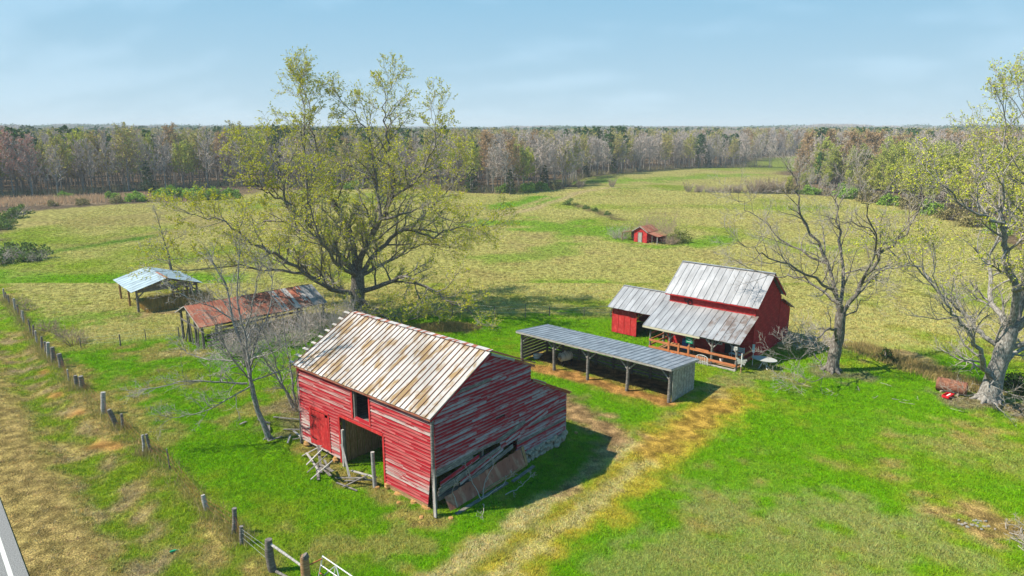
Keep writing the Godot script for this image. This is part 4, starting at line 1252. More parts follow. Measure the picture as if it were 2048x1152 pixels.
# ---------------------------------------------------------------- pole barn, rusty shed, field shed
func build_pole_barn() -> void:
	var b := thing("pole_barn", "open pole barn with pale blue metal roof and dark boarded gable, weeds inside", "barn", Vector3(-37.6, 0, -66.45), deg_to_rad(41.2))
	var D := 7.5
	sheets(b, "roof_sheet", Vector3(-0.55, 2.16, -D), Vector3(0, 0, 1), D + 0.35, Vector3(3.42, 1.02, 0), 9, [M.paleblue], [1.0], 0.02, false)
	sheets(b, "roof_sheet", Vector3(6.29, 2.16, 0.35), Vector3(0, 0, -1), D + 0.35, Vector3(-3.42, 1.02, 0), 9, [M.paleblue], [1.0], 0.02, false)
	plank(b, "ridge_cap", Vector3(2.87, 3.21, 0.35), Vector3(2.87, 3.21, -3.6), 0.2, 0.025, M.rust)
	for q in 5:
		var y := 1.98 + q * 0.21
		var half := minf(2.95, (3.1 - y - 0.1) / 0.298)
		if half > 0.2:
			clap(b, "gable_board", Vector3(2.87 - half, y, -0.02), Vector3(2.87 + half, y, -0.02), 0.2, Vector3.BACK, M.dark if q % 2 else M.grey, 0.01)
	for z in [-0.1, -3.6, -D + 0.1]:
		for x in [0.0, 5.74]:
			post(b, "post", Vector3(x, 0, z), Vector3(x, 2.15, z), 0.11, M.grey if z > -1 else M.brown)
		plank(b, "tie_beam", Vector3(0, 2.05, z - 0.12), Vector3(5.74, 2.05, z - 0.12), 0.1, 0.16, M.dark)
		plank(b, "rafter", Vector3(-0.4, 2.13, z), Vector3(2.87, 3.1, z), 0.08, 0.12, M.dark)
		plank(b, "rafter", Vector3(6.14, 2.13, z), Vector3(2.87, 3.1, z), 0.08, 0.12, M.dark)
	post(b, "knee_brace", Vector3(0.05, 1.45, -0.1), Vector3(0.75, 2.05, -0.1), 0.07, M.grey, 6)
	post(b, "knee_brace", Vector3(5.7, 1.45, -0.1), Vector3(5.0, 2.05, -0.1), 0.07, M.grey, 6)
	plank(b, "eave_plate", Vector3(0, 2.12, 0.2), Vector3(0, 2.12, -D), 0.1, 0.12, M.dark)
	plank(b, "eave_plate", Vector3(5.74, 2.12, 0.2), Vector3(5.74, 2.12, -D), 0.1, 0.12, M.dark)
	plank(b, "pale_sill_plank", Vector3(0.6, 0.22, 0.0), Vector3(5.6, 0.30, 0.1), 0.35, 0.06, M.silver)
	# an old feed rack under the roof
	var bas := b.transform
	var f := thing("feed_rack", "old grey plank feed rack with a flat top under the pole barn", "rack", bas * Vector3(3.6, 0, -0.9), b.rotation.y)
	plank(f, "top_board", Vector3(-0.1, 1.75, 0), Vector3(1.9, 1.75, 0), 0.7, 0.06, M.silver)
	for x in [0.0, 0.9, 1.8]:
		plank(f, "leg", Vector3(x, 0, 0.3), Vector3(x, 1.72, 0.3), 0.1, 0.1, M.brown)
		plank(f, "leg", Vector3(x, 0, -0.3), Vector3(x, 1.72, -0.3), 0.1, 0.1, M.dark)
	plank(f, "side_rail", Vector3(0, 1.45, 0.36), Vector3(1.85, 1.45, 0.36), 0.04, 0.14, M.dark)
	# dry weeds that have grown up inside
	var mb := MB.new()
	mb.use_c = true
	for k in 5200:
		var x := rr(0.5, 7.2)
		var z := rr(-3.0, 0.9) * (1.0 if x < 5.6 else 0.6)
		var p := bas * Vector3(x, 0, z)
		p.y = gh(p.x, p.z)
		var h := rr(0.5, 1.45) * (0.6 if x < 1.2 else 1.0)
		var g := rr(0.55, 1.15)
		mb.col = Color(0.75, 0.46, 0.15).lerp(Color(0.46, 0.34, 0.13), rng.randf()) * g
		mb.sliver(p, p + Vector3(rr(-0.25, 0.25), h, rr(-0.25, 0.25)), rr(0.02, 0.045), rdir())
	var wd := part("dry_weeds", mb, M.leaf, self)
	wd.set_meta("kind", "stuff")
	tag(wd, "tall dry brown weeds growing under the pole barn roof", "weeds")

func build_rusty_shed() -> void:
	var b := thing("rusty_shed", "long tumbledown shed with rust-red metal roof and streaky silver sheets on thin posts", "shed", Vector3(-28.87, 0, -57.48), deg_to_rad(-43.6))
	var L := 11.6
	var front := Vector3(-2.75, 1.36, 0)
	# front slope: plain rust first, then streaked sheets
	sheets(b, "roof_sheet", Vector3(4.45, 1.98, 0.3), Vector3(0, 0, -1), 5.6, front, 9, [M.rust], [1.0], 0.035, true, 0.03)
	sheets(b, "roof_sheet", Vector3(4.45, 1.95, -5.32), Vector3(0, 0, -1), 5.0, front, 8, [M.rust, M.rust_pale], [0.55, 0.45], 0.035, true, 0.04)
	sheets(b, "roof_sheet", Vector3(4.4, 1.93, -10.35), Vector3(0, 0, -1), 1.4, front, 2, [M.tin], [1.0], 0.035, true, 0.05)
	sheets(b, "back_roof_sheet", Vector3(-0.5, 2.38, -L), Vector3(0, 0, 1), L + 0.2, Vector3(2.2, 0.96, 0), 16, [M.rust, M.grey], [0.6, 0.4], 0.03, false, 0.03)
	for z in [0.0, -2.9, -5.8, -8.7, -11.4]:
		for x in [0.0, 1.35, 2.75, 4.2]:
			if z < -1.0 and (x == 1.35 or x == 2.75):
				continue
			var top: float = 2.4 + (x + 0.3) * 0.42 if x < 1.7 else 3.3 - (x - 1.7) * 0.495
			post(b, "post", Vector3(x, 0, z), Vector3(x + rr(-0.05, 0.05), top - 0.05, z), 0.11, M.dark, 7)
		plank(b, "rafter", Vector3(-0.4, 2.36, z), Vector3(1.7, 3.25, z), 0.08, 0.12, M.dark)
		plank(b, "rafter", Vector3(4.4, 1.93, z), Vector3(1.7, 3.25, z), 0.08, 0.12, M.dark)
	plank(b, "eave_beam", Vector3(4.22, 1.96, 0.2), Vector3(4.22, 1.92, -L), 0.12, 0.14, M.dark)
	plank(b, "barge_board", Vector3(4.45, 1.95, 0.32), Vector3(1.72, 3.30, 0.32), 0.03, 0.08, M.silver)
	plank(b, "barge_board", Vector3(-0.5, 2.40, 0.32), Vector3(1.68, 3.33, 0.32), 0.03, 0.08, M.silver)
	plank(b, "cross_rail", Vector3(0, 1.9, 0.05), Vector3(4.2, 1.6, 0.05), 0.06, 0.14, M.dark)
	post(b, "leaning_pole", Vector3(0.9, 0, 0.2), Vector3(1.9, 2.5, 0.05), 0.05, M.grey, 6)
	post(b, "leaning_pole", Vector3(2.4, 0, 0.15), Vector3(1.7, 2.6, 0.05), 0.05, M.grey, 6)
	post(b, "leaning_pole", Vector3(3.4, 0, 0.1), Vector3(3.7, 2.1, 0.05), 0.05, M.dark, 6)
	for q in 6:
		clap(b, "back_board", Vector3(-0.05, 0.2 + q * 0.35, -L), Vector3(-0.05, 0.2 + q * 0.35, -3.0), 0.22, Vector3.LEFT, M.dark, 0.0)
	for q in 4:
		clap(b, "front_board", Vector3(4.25, 0.15 + q * 0.32, -0.3), Vector3(4.25, 0.15 + q * 0.32, -4.6), 0.15, Vector3.RIGHT, M.dark, 0.0)

func build_field_shed() -> void:
	var b := thing("field_shed", "small red gabled shed with brown roof and two lean-tos, alone in the field", "shed", Vector3(20.0, gh(20.5, -110.5) - 0.05, -110.83), deg_to_rad(-42.8))
	var W := 2.4
	for q in 9:
		var x := 0.133 + q * 0.267
		if x > 0.75 and x < 1.5:
			plank(b, "wall_board", Vector3(x, 1.72, 0), Vector3(x, 1.9 + 0.62 * (1.0 - absf(x - 1.2) / 1.2), 0), 0.26, 0.04, M.bright_red, Vector3.BACK)
		else:
			plank(b, "wall_board", Vector3(x, 0, 0), Vector3(x, 1.88 + 0.62 * (1.0 - absf(x - 1.2) / 1.2), 0), 0.26, 0.04, M.bright_red, Vector3.BACK)
	plank(b, "door", Vector3(1.12, 0.05, -0.02), Vector3(1.12, 1.68, -0.02), 0.72, 0.04, M.silver, Vector3.BACK)
	plank(b, "door_frame", Vector3(0.74, 0.0, 0.035), Vector3(0.74, 1.72, 0.035), 0.06, 0.03, M.grey, Vector3.BACK)
	plank(b, "door_frame", Vector3(1.50, 0.0, 0.035), Vector3(1.50, 1.72, 0.035), 0.06, 0.03, M.grey, Vector3.BACK)
	for q in 8:
		var y := q * 0.24
		clap(b, "side_board", Vector3(W, y, 0), Vector3(W, y, -3.0), 0.26, Vector3.RIGHT, M.barn_red, 0.02)
		clap(b, "side_board", Vector3(0, y, -3.0), Vector3(0, y, 0), 0.26, Vector3.LEFT, M.dark, 0.02)
		clap(b, "back_board", Vector3(W, y, -3.0), Vector3(0, y, -3.0), 0.26, Vector3.FORWARD, M.barn_red, 0.02)
	sheets(b, "roof_sheet", Vector3(-0.25, 1.84, -3.25), Vector3(0, 0, 1), 3.5, Vector3(1.46, 0.84, 0), 6, [M.rust], [1.0], 0.02, false)
	sheets(b, "roof_sheet", Vector3(W + 0.25, 1.84, 0.25), Vector3(0, 0, -1), 3.5, Vector3(-1.46, 0.84, 0), 6, [M.rust], [1.0], 0.02, false)
	plank(b, "barge_board", Vector3(-0.27, 1.80, 0.27), Vector3(1.2, 2.68, 0.27), 0.03, 0.1, M.silver)
	plank(b, "barge_board", Vector3(W + 0.27, 1.80, 0.27), Vector3(1.2, 2.68, 0.27), 0.03, 0.1, M.silver)
	sheets(b, "lean_to_roof_sheet", Vector3(-2.5, 1.30, -2.9), Vector3(0, 0, 1), 3.1, Vector3(2.4, 0.56, 0), 5, [M.rust, M.grey], [0.6, 0.4], 0.02, false)
	sheets(b, "lean_to_roof_sheet", Vector3(4.55, 1.28, 0.2), Vector3(0, 0, -1), 3.1, Vector3(-2.1, 0.52, 0), 5, [M.rust, M.brown], [0.6, 0.4], 0.02, false)
	for z in [0.0, -2.8]:
		post(b, "lean_to_post", Vector3(-2.3, 0, z), Vector3(-2.3, 1.32, z), 0.08, M.brown, 7)
		post(b, "lean_to_post", Vector3(4.35, 0, z), Vector3(4.35, 1.3, z), 0.08, M.silver, 7)
		post(b, "lean_to_post", Vector3(3.4, 0, z), Vector3(3.4, 1.5, z), 0.06, M.grey, 7)
		plank(b, "lean_to_beam", Vector3(-2.4, 1.28, z), Vector3(0, 1.84, z), 0.05, 0.08, M.silver)
		plank(b, "lean_to_beam", Vector3(4.5, 1.26, z), Vector3(2.4, 1.78, z), 0.05, 0.08, M.silver)
	for q in 5:
		clap(b, "lean_to_back_board", Vector3(0.0, q * 0.26, -2.85), Vector3(-2.3, q * 0.26, -2.85), 0.27, Vector3.FORWARD, M.dark, 0.0)
		clap(b, "lean_to_back_board", Vector3(4.35, q * 0.26, -2.85), Vector3(W, q * 0.26, -2.85), 0.27, Vector3.FORWARD, M.barn_red, 0.0)

# ---------------------------------------------------------------- trees
class GrowingTree:
	var wood := MB.new()
	var twig := MB.new()
	var leaf := MB.new()
	var maxl := 3
	var kids := [0, 6, 5]
	var wig := 0.35
	var up := 0.12
	var leaves := 4
	var leaf_size := 0.11
	var leaf_from := 0.0
	var leaf_a := Color(0.30, 0.30, 0.03)
	var leaf_b := Color(0.20, 0.25, 0.03)
	var shrink := 0.52
	var min_r := 0.011

func limb(T: GrowingTree, p: Array, r0: float, r1: float, sides := 9, shake := 0.16) -> Array:
	# a main limb through the given points, smoothed, with small crooks
	var pts := PackedVector3Array()
	var rad := PackedFloat32Array()
	var n := p.size()
	for k in n - 1:
		var a: Vector3 = p[maxi(k - 1, 0)]
		var b: Vector3 = p[k]
		var c: Vector3 = p[k + 1]
		var d: Vector3 = p[mini(k + 2, n - 1)]
		for q in 4:
			var f := q / 4.0
			var w := b.cubic_interpolate(c, a, d, f)
			var g := (k + f) / (n - 1)
			if k + q > 0:
				w += rdir() * shake * (0.4 + g)
			pts.append(w)
			rad.append(lerpf(r0, r1, pow(g, 0.75)) * rr(0.94, 1.06))
	pts.append(p[n - 1])
	rad.append(r1)
	T.wood.tube(pts, rad, sides)
	return [pts, rad]

func spawn(T: GrowingTree, lm: Array, from: float, per_m: float, ln: float) -> void:
	# side shoots along a limb
	var pts: PackedVector3Array = lm[0]
	var rad: PackedFloat32Array = lm[1]
	var total := 0.0
	for k in pts.size() - 1:
		total += pts[k].distance_to(pts[k + 1])
	var count := int(total * (1.0 - from) * per_m)
	for k in count:
		var f := from + (1.0 - from) * (k + rng.randf()) / count
		var g := f * (pts.size() - 1)
		var j := mini(int(g), pts.size() - 2)
		var p := pts[j].lerp(pts[j + 1], g - j)
		var d := (pts[j + 1] - pts[j]).normalized()
		var side := rdir()
		side = (side - d * side.dot(d)).normalized()
		var dir := (d * rr(0.35, 0.9) + side * rr(0.6, 1.0) + Vector3.UP * 0.25).normalized()
		shoot(T, p, dir, ln * rr(0.55, 1.15) * (1.0 - 0.35 * f), minf(rad[j] * 0.55, ln * 0.022), 1)
	# the limb's own tip runs out into twigs
	var e := pts[pts.size() - 1]
	var d := (e - pts[pts.size() - 3]).normalized()
	for k in 3:
		shoot(T, e, (d + rdir() * 0.4).normalized(), ln * 0.7, minf(rad[pts.size() - 1], ln * 0.02), 1)

func shoot(T: GrowingTree, p: Vector3, dir: Vector3, ln: float, r: float, lvl: int) -> void:
	var segs := 5 - lvl
	if segs < 2:
		segs = 2
	r = maxf(r, T.min_r)
	var pts := PackedVector3Array([p])
	var rad := PackedFloat32Array([r])
	var d := dir
	var q := p
	for s in segs:
		d = (d + rdir() * T.wig + Vector3.UP * T.up).normalized()
		q += d * (ln / segs)
		pts.append(q)
		rad.append(maxf(lerpf(r, r * 0.3, (s + 1.0) / segs), T.min_r * 0.6))
	if lvl >= 3:
		pts = PackedVector3Array([pts[0], pts[segs]])
		rad = PackedFloat32Array([r, T.min_r * 0.5])
		segs = 1
	(T.wood if lvl == 1 else T.twig).tube(pts, rad, 5 if lvl == 1 else 3)
	if lvl < T.maxl:
		var n: int = T.kids[lvl]
		for k in n:
			var f := 0.25 + 0.75 * (k + rng.randf()) / n
			var g := f * segs
			var j := mini(int(g), segs - 1)
			var dd := (pts[j + 1] - pts[j]).normalized()
			var side := rdir()
			side = (side - dd * side.dot(dd)).normalized()
			shoot(T, pts[j].lerp(pts[j + 1], g - j), (dd * 0.75 + side * rr(0.5, 1.0)).normalized(), ln * T.shrink * rr(0.6, 1.2) * (1.15 - 0.4 * f), rad[j] * 0.6, lvl + 1)
	elif T.leaves > 0 and pts[segs].y > T.leaf_from + rr(-2.0, 2.0):
		for k in T.leaves:
			var f := rr(0.45, 1.05)
			var w := pts[segs - 1].lerp(pts[segs], f) + rdir() * 0.06
			T.leaf.col = T.leaf_a.lerp(T.leaf_b, rng.randf()) * rr(0.75, 1.2)
			var x := rdir()
			var y := x.cross(rdir()).normalized()
			var s := T.leaf_size * rr(0.6, 1.25)
			T.leaf.leaf(w, x * s * 0.6, y * s)

func plant(T: GrowingTree, called: String, label: String, category: String, at: Vector3, bark: Material, twig: Material, group := "") -> Node3D:
	var t := thing(called, label, category, at, 0.0, group)
	part("trunk", T.wood, bark, t)
	if T.twig.v.size():
		part("twigs", T.twig, twig, t)
	if T.leaf.v.size():
		part("crown", T.leaf, M.leaf, t)
	return t

func px(p: Array, cx: float, cy: float, k: float) -> Array:
	# sketch points (across, down, towards the viewer in metres) to metres about the tree's foot
	var out := []
	for q in p:
		out.append(Vector3((q[0] - cx) * k, (cy - q[1]) * k, q[2]))
	return out

func roots(T: GrowingTree, r: float, n: int) -> void:
	for k in n:
		var an := TAU * k / n + rr(-0.3, 0.3)
		var d := Vector3(cos(an), 0, sin(an))
		T.wood.tube(PackedVector3Array([Vector3(0, r * 1.3, 0) + d * r * 0.55, Vector3(0, r * 0.5, 0) + d * r * 0.95, d * r * 1.5 + Vector3(0, 0.05, 0), d * r * 2.1 + Vector3(0, -0.08, 0)]), PackedFloat32Array([r * 0.35, r * 0.36, r * 0.25, r * 0.1]), 7)

func build_big_trees() -> void:
	# --- the wide spreading tree behind the barn
	var T := GrowingTree.new()
	T.leaf.use_c = true
	T.leaf_a = Color(0.62, 0.56, 0.03)
	T.leaf_b = Color(0.42, 0.45, 0.03)
	T.leaves = 6
	T.leaf_size = 0.07
	T.kids = [0, 9, 7]
	T.shrink = 0.46
	T.up = 0.10
	var K := 0.0222
	limb(T, px([[722, 1100, 0], [728, 1040, 0], [735, 960, 0], [737, 880, 0]], 722, 1085, K), 0.85, 0.58, 12, 0.03)
	roots(T, 0.62, 6)
	var main := [
		[[[735, 900, 0], [690, 820, 0.5], [620, 740, 1.0], [570, 650, 1.2], [520, 590, 1.5], [440, 510, 2.0], [395, 470, 2.5]], 0.42, 0.08],
		[[[725, 990, 0], [640, 950, 1.5], [560, 860, 3.0], [480, 780, 4.0], [380, 700, 5.0], [280, 610, 5.5], [170, 570, 6.0]], 0.34, 0.05],
		[[[735, 900, 0], [716, 750, -0.8], [695, 670, -1.2], [640, 600, -1.5], [600, 450, -1.5], [565, 250, -1.0], [550, 60, -1.0]], 0.40, 0.04],
		[[[740, 880, 0], [785, 750, 0.8], [860, 620, 1.5], [915, 520, 1.6], [905, 330, 1.2], [885, 180, 1.0], [905, 65, 1.0]], 0.40, 0.04],
		[[[860, 620, 1.5], [840, 480, 0.5], [825, 330, 0], [780, 180, -0.5], [720, 110, -1]], 0.22, 0.04],
		[[[750, 890, 0], [850, 760, -1.5], [950, 690, -2.5], [1050, 740, -3.5], [1150, 690, -4.0], [1270, 690, -4.5]], 0.30, 0.05],
		[[[750, 980, 0], [860, 930, 1.5], [960, 870, 3.0], [1050, 910, 3.8], [1150, 980, 4.2], [1230, 1010, 4.5]], 0.32, 0.05],
		[[[915, 520, 1.6], [1010, 450, 2.5], [1080, 330, 3.0], [1105, 200, 3.0]], 0.20, 0.04],
		[[[745, 1010, 0], [830, 1050, 1.8], [900, 1080, 3.0], [1010, 1060, 4.0]], 0.20, 0.04],
		[[[725, 1000, 0], [640, 990, -2.0], [540, 960, -4.0], [440, 900, -6.0], [330, 830, -7.0]], 0.28, 0.05],
		[[[735, 880, 0], [740, 800, -3.0], [760, 700, -5.5], [800, 560, -7.0], [830, 420, -8.0]], 0.32, 0.05],
		[[[735, 900, 0], [710, 840, 3.0], [690, 740, 5.5], [660, 620, 7.0], [650, 480, 8.0]], 0.30, 0.05],
		[[[555, 620, 1.3], [560, 500, 1.0], [545, 330, 0.6], [550, 180, 0.5], [545, 60, 0.4]], 0.20, 0.035],
		[[[480, 560, 1.7], [470, 440, 2.2], [450, 320, 2.4], [420, 300, 2.6]], 0.14, 0.035],
		[[[750, 900, 0], [870, 850, -4.0], [980, 800, -6.0], [1100, 830, -8.0]], 0.26, 0.05],
		[[[560, 860, 3.0], [440, 830, 4.5], [300, 790, 6.0], [130, 800, 7.0]], 0.18, 0.04],
		[[[620, 740, 1.0], [500, 680, 0.0], [400, 640, -1.0], [250, 660, -1.5], [100, 640, -2]], 0.20, 0.04],
		[[[860, 620, 1.5], [960, 590, 3.0], [1060, 560, 4.0], [1180, 610, 5.0]], 0.20, 0.04],
		[[[960, 690, -2.5], [1040, 600, -3.0], [1120, 500, -3.5], [1170, 420, -3.5]], 0.17, 0.04],
	]
	for m in main:
		var lm := limb(T, px(m[0], 722, 1085, K), m[1] * 0.92, m[2] * 0.6, 8, 0.22)
		spawn(T, lm, 0.12, 1.5, 5.0)
	var broad := plant(T, "broad_tree", "huge spreading tree with yellow-green spring leaves behind the weathered barn", "tree", Vector3(-15.7, 0, -66.4), M.bark, M.twig_pale)
	broad.scale = Vector3(1.03, 0.93, 1.03)

	# --- the tall pale tree at the edge of the yard, bare below and leafing above
	T = GrowingTree.new()
	T.leaf.use_c = true
	T.leaf_a = Color(0.60, 0.58, 0.04)
	T.leaf_b = Color(0.42, 0.48, 0.04)
	T.kids = [0, 9, 6]
	T.shrink = 0.46
	T.leaves = 4
	T.leaf_from = 10.0
	T.leaf_size = 0.065
	K = 0.0222
	limb(T, px([[800, 1050, 0], [806, 1000, 0], [818, 900, 0], [835, 780, 0]], 800, 1035, K), 0.78, 0.46, 12, 0.03)
	roots(T, 0.52, 7)
	for m in [
		[[[805, 960, 0], [740, 895, 0.8], [695, 820, 1.4], [640, 750, 1.8], [570, 690, 2.2], [510, 570, 2.5]], 0.30, 0.05],
		[[[825, 850, 0], [780, 820, -0.8], [740, 760, -1.5], [640, 660, -2.0], [530, 570, -2.5]], 0.26, 0.05],
		[[[830, 800, 0], [800, 650, 0.8], [740, 520, 1.2], [700, 430, 1.5], [600, 385, 1.8], [505, 310, 2.0]], 0.36, 0.06],
		[[[835, 790, 0], [880, 650, -0.5], [890, 500, -0.8], [870, 350, -1.0], [830, 220, -1.0], [800, 80, -1.0]], 0.42, 0.05],
		[[[838, 790, 0], [890, 700, 0.8], [935, 600, 1.2], [955, 300, 1.4], [945, 40, 1.5]], 0.44, 0.06],
		[[[830, 860, 0], [920, 790, 1.5], [1020, 720, 2.5], [1120, 690, 3.5]], 0.28, 0.05],
		[[[825, 900, 0], [950, 880, -1.5], [1060, 890, -3.0]], 0.26, 0.06],
		[[[740, 520, 1.2], [722, 400, 1.0], [692, 250, 0.8], [690, 115, 0.8]], 0.20, 0.04],
		[[[835, 800, 0], [850, 700, -3.0], [900, 560, -5.0], [980, 420, -6.5]], 0.32, 0.05],
		[[[800, 650, 0.8], [760, 600, 3.0], [730, 480, 5.0], [760, 330, 6.0]], 0.24, 0.05],
		[[[955, 300, 1.4], [1010, 200, 2.0], [1040, 90, 2.0]], 0.16, 0.04],
		[[[890, 500, -0.8], [830, 400, -2.5], [780, 300, -3.5], [770, 230, -4]], 0.16, 0.04],
		[[[640, 660, -2.0], [600, 600, -3.0], [520, 640, -4.0], [480, 700, -4.5]], 0.12, 0.03],
		[[[800, 925, 0], [770, 960, 1.2], [762, 1010, 1.6]], 0.10, 0.05],
	]:
		var lm := limb(T, px(m[0], 800, 1035, K), m[1] * 0.8, m[2] * 0.6, 8, 0.22)
		spawn(T, lm, 0.12, 1.25, 4.2)
	var tall := plant(T, "tall_pale_tree", "tall pale-barked tree with thick trunk beside the rusty drum, leafing out above", "tree", Vector3(32.4, 0, -43.6), M.bark_grey, M.twig_pale)
	tall.scale = Vector3(1.0, 0.92, 1.0)

	# --- the bare tree beside the red barn
	T = GrowingTree.new()
	T.leaves = 0
	T.kids = [0, 7, 5]
	T.wig = 0.42
	T.shrink = 0.45
	K = 0.0265
	limb(T, px([[352, 960, 0], [355, 900, 0], [360, 850, 0], [360, 775, 0]], 352, 950, K), 0.50, 0.36, 11, 0.03)
	roots(T, 0.45, 6)
	for m in [
		[[[360, 790, 0], [330, 720, 0.8], [230, 650, 1.5], [120, 600, 2.0], [50, 575, 2.2]], 0.24, 0.04],
		[[[358, 780, 0], [320, 640, -0.6], [255, 530, -1.0], [220, 440, -1.2], [205, 390, -1.2]], 0.24, 0.04],
		[[[362, 790, 0], [400, 690, 0.4], [437, 600, 0.6], [400, 540, 0.6], [310, 510, 0.6]], 0.26, 0.04],
		[[[437, 600, 0.6], [495, 545, 0.8], [525, 430, 1.0], [520, 380, 1.0]], 0.16, 0.035],
		[[[352, 750, 0], [270, 690, -1.5], [200, 685, -2.2], [120, 665, -2.6]], 0.16, 0.035],
		[[[357, 870, 0], [325, 812, 1.4], [262, 808, 2.8], [232, 850, 3.6], [160, 855, 4.4]], 0.17, 0.04],
		[[[365, 800, 0], [410, 780, -0.8], [470, 735, -1.5]], 0.12, 0.03],
		[[[360, 780, 0], [380, 620, -2.0], [372, 500, -3.0], [385, 400, -3.4]], 0.22, 0.035],
		[[[320, 640, -0.6], [240, 600, -2.5], [150, 520, -3.8], [100, 480, -4.2]], 0.14, 0.03],
		[[[400, 690, 0.4], [380, 590, 2.6], [330, 480, 4.0], [290, 420, 4.4]], 0.16, 0.03],
		[[[232, 850, 3.6], [250, 900, 4.2], [200, 920, 4.6]], 0.08, 0.03],
	]:
		var lm := limb(T, px(m[0], 352, 950, K), m[1] * 0.74, m[2] * 0.5, 8, 0.22)
		spawn(T, lm, 0.15, 1.3, 3.6)
	plant(T, "bare_tree", "leafless crooked tree with dark trunk beside the red barn's gable end", "tree", Vector3(24.4, 0, -49.3), M.bark, M.twig_pale)

	# --- young bare trees by the weathered barn
	T = GrowingTree.new()
	T.leaves = 0
	T.kids = [0, 5, 4]
	T.up = 0.08
	T.min_r = 0.008
	K = 0.00755
	limb(T, px([[795, 1060, 0], [760, 920, 0], [720, 790, 0], [690, 580, 0]], 790, 1045, K), 0.19, 0.13, 9, 0.02)
	roots(T, 0.17, 5)
	for m in [
		[[[690, 590, 0], [700, 400, 0.2], [690, 150, 0.3], [660, -100, 0.3], [700, -420, 0.2]], 0.11, 0.025],
		[[[688, 590, 0], [640, 350, -0.4], [560, 100, -0.7], [520, -150, -0.9], [430, -350, -1]], 0.11, 0.025],
		[[[660, 580, 0], [500, 540, 0.6], [300, 500, 1.2], [0, 540, 1.6]], 0.07, 0.02],
		[[[645, 450, -0.2], [560, 420, -0.6], [230, 440, -1.4], [90, 395, -1.8]], 0.06, 0.02],
		[[[690, 600, 0], [480, 700, 1.0], [380, 740, 1.4], [160, 770, 1.6]], 0.05, 0.015],
		[[[700, 440, 0.2], [760, 350, 0.4], [880, 310, 0.8], [1100, 170, 1.0]], 0.07, 0.02],
		[[[700, 560, 0], [850, 530, -0.8], [960, 490, -1.2]], 0.05, 0.02],
		[[[690, 560, 0], [680, 420, 1.0], [640, 250, 1.8], [600, 60, 2.2]], 0.06, 0.02],
		[[[695, 420, 0], [720, 250, -1.0], [800, 30, -1.8], [820, -200, -2]], 0.07, 0.02],
		[[[690, 150, 0.3], [780, -20, 0.8], [840, -200, 1.0], [880, -330, 1.1]], 0.05, 0.018],
		[[[560, 100, -0.7], [450, 0, -0.5], [330, -60, -0.2], [200, -150, 0]], 0.05, 0.018],
	]:
		var lm := limb(T, px(m[0], 790, 1045, K), m[1], m[2], 6, 0.05)
		spawn(T, lm, 0.12, 3.4, 1.8)
	plant(T, "young_bare_tree", "slender leafless forked tree with grey bark leaning beside the weathered barn", "tree", Vector3(-14.5, 0, -37.6), M.bark_grey, M.twig_pale)

	T = GrowingTree.new()
	T.leaves = 0
	T.kids = [0, 5, 4]
	T.up = 0.1
	T.min_r = 0.008
	for s in [[0.0, 0.0, -0.9], [0.5, 0.3, -2.4], [0.9, -0.2, 0.8], [0.3, -0.5, -0.2]]:
		var lm := limb(T, [Vector3(s[0] * 0.4, 0, s[1] * 0.4), Vector3(s[0] - 0.4 + s[2] * 0.25, 1.8, s[1]), Vector3(s[0] - 0.5 + s[2] * 0.6, 3.6, s[1] * 1.5), Vector3(s[0] - 0.7 + s[2], 5.8, s[1] * 2)], 0.09, 0.02, 6, 0.08)
		spawn(T, lm, 0.2, 2.4, 1.8)
	plant(T, "young_bare_tree", "many-stemmed leafless sapling tree between the rusty shed and the weathered barn", "tree", Vector3(-14.3, 0, -41.8), M.bark_grey, M.twig_pale)

	# --- the small bare tree behind the pole barn
	T = GrowingTree.new()
	T.leaves = 0
	T.kids = [0, 5, 4]
	T.min_r = 0.012
	var tl := limb(T, [Vector3(0, 0, 0), Vector3(-0.15, 2.2, 0), Vector3(-0.5, 4.2, 0), Vector3(-1.0, 7.2, 0)], 0.20, 0.03, 7, 0.06)
	spawn(T, tl, 0.4, 2.2, 1.8)
	for s in [[Vector3(-0.2, 2.6, 0), Vector3(-1.5, 3.3, 0.5), Vector3(-2.8, 3.4, 0.8)], [Vector3(-0.2, 2.8, 0), Vector3(0.7, 4.0, 0), Vector3(1.5, 4.4, -0.3)], [Vector3(0, 1.2, 0), Vector3(-1.4, 1.5, 0), Vector3(-2.8, 1.0, 0.4)], [Vector3(0, 1.4, 0), Vector3(1.5, 1.6, -0.6), Vector3(2.6, 1.2, -0.8)]]:
		spawn(T, limb(T, s, 0.08, 0.02, 6, 0.06), 0.2, 2.2, 1.4)
	plant(T, "bare_tree", "small lone leafless tree standing behind the pale-roofed pole barn", "tree", on(Vector2(-44.5, -87.3)), M.bark, M.twig)

	# --- thickets of bare stems
	for q in [[-19.2, -56.3, 2.8, 90, "tangled bare thicket pressed against the open front of the rusty shed"], [-16.2, -59.3, 3.0, 100, "tangled bare thicket at the far end of the rusty shed"], [-22.6, -53.4, 2.2, 70, "low bare thicket by the corner posts of the rusty shed"], [-13.6, -42.0, 1.3, 60, "brown bushy scrub at the foot of the sapling by the weathered barn"], [-31.0, -66.2, 1.8, 60, "grey brambles by the far corner of the pole barn"]]:
		thicket("thicket", q[4], Vector2(q[0], q[1]), q[2], q[3], M.twig if q[2] > 1.5 else M.twig_warm)
	for q in [[-42.5, -60.2, 1.1, 26], [-40.0, -58.2, 1.0, 22], [-37.7, -56.2, 1.2, 30], [-49.2, -67.4, 0.9, 18], [-51.5, -69.5, 1.0, 18]]:
		thicket("dry_shrub", "dry brown twiggy shrub growing along the roadside post fence", Vector2(q[0], q[1]), q[2], q[3], M.twig_warm, "dry shrubs along the roadside fence")
	thicket("lilac_shrub", "tall many-stemmed bare shrub rising behind the small field shed", Vector2(24.2, -112.6), 4.2, 90, M.twig_warm)
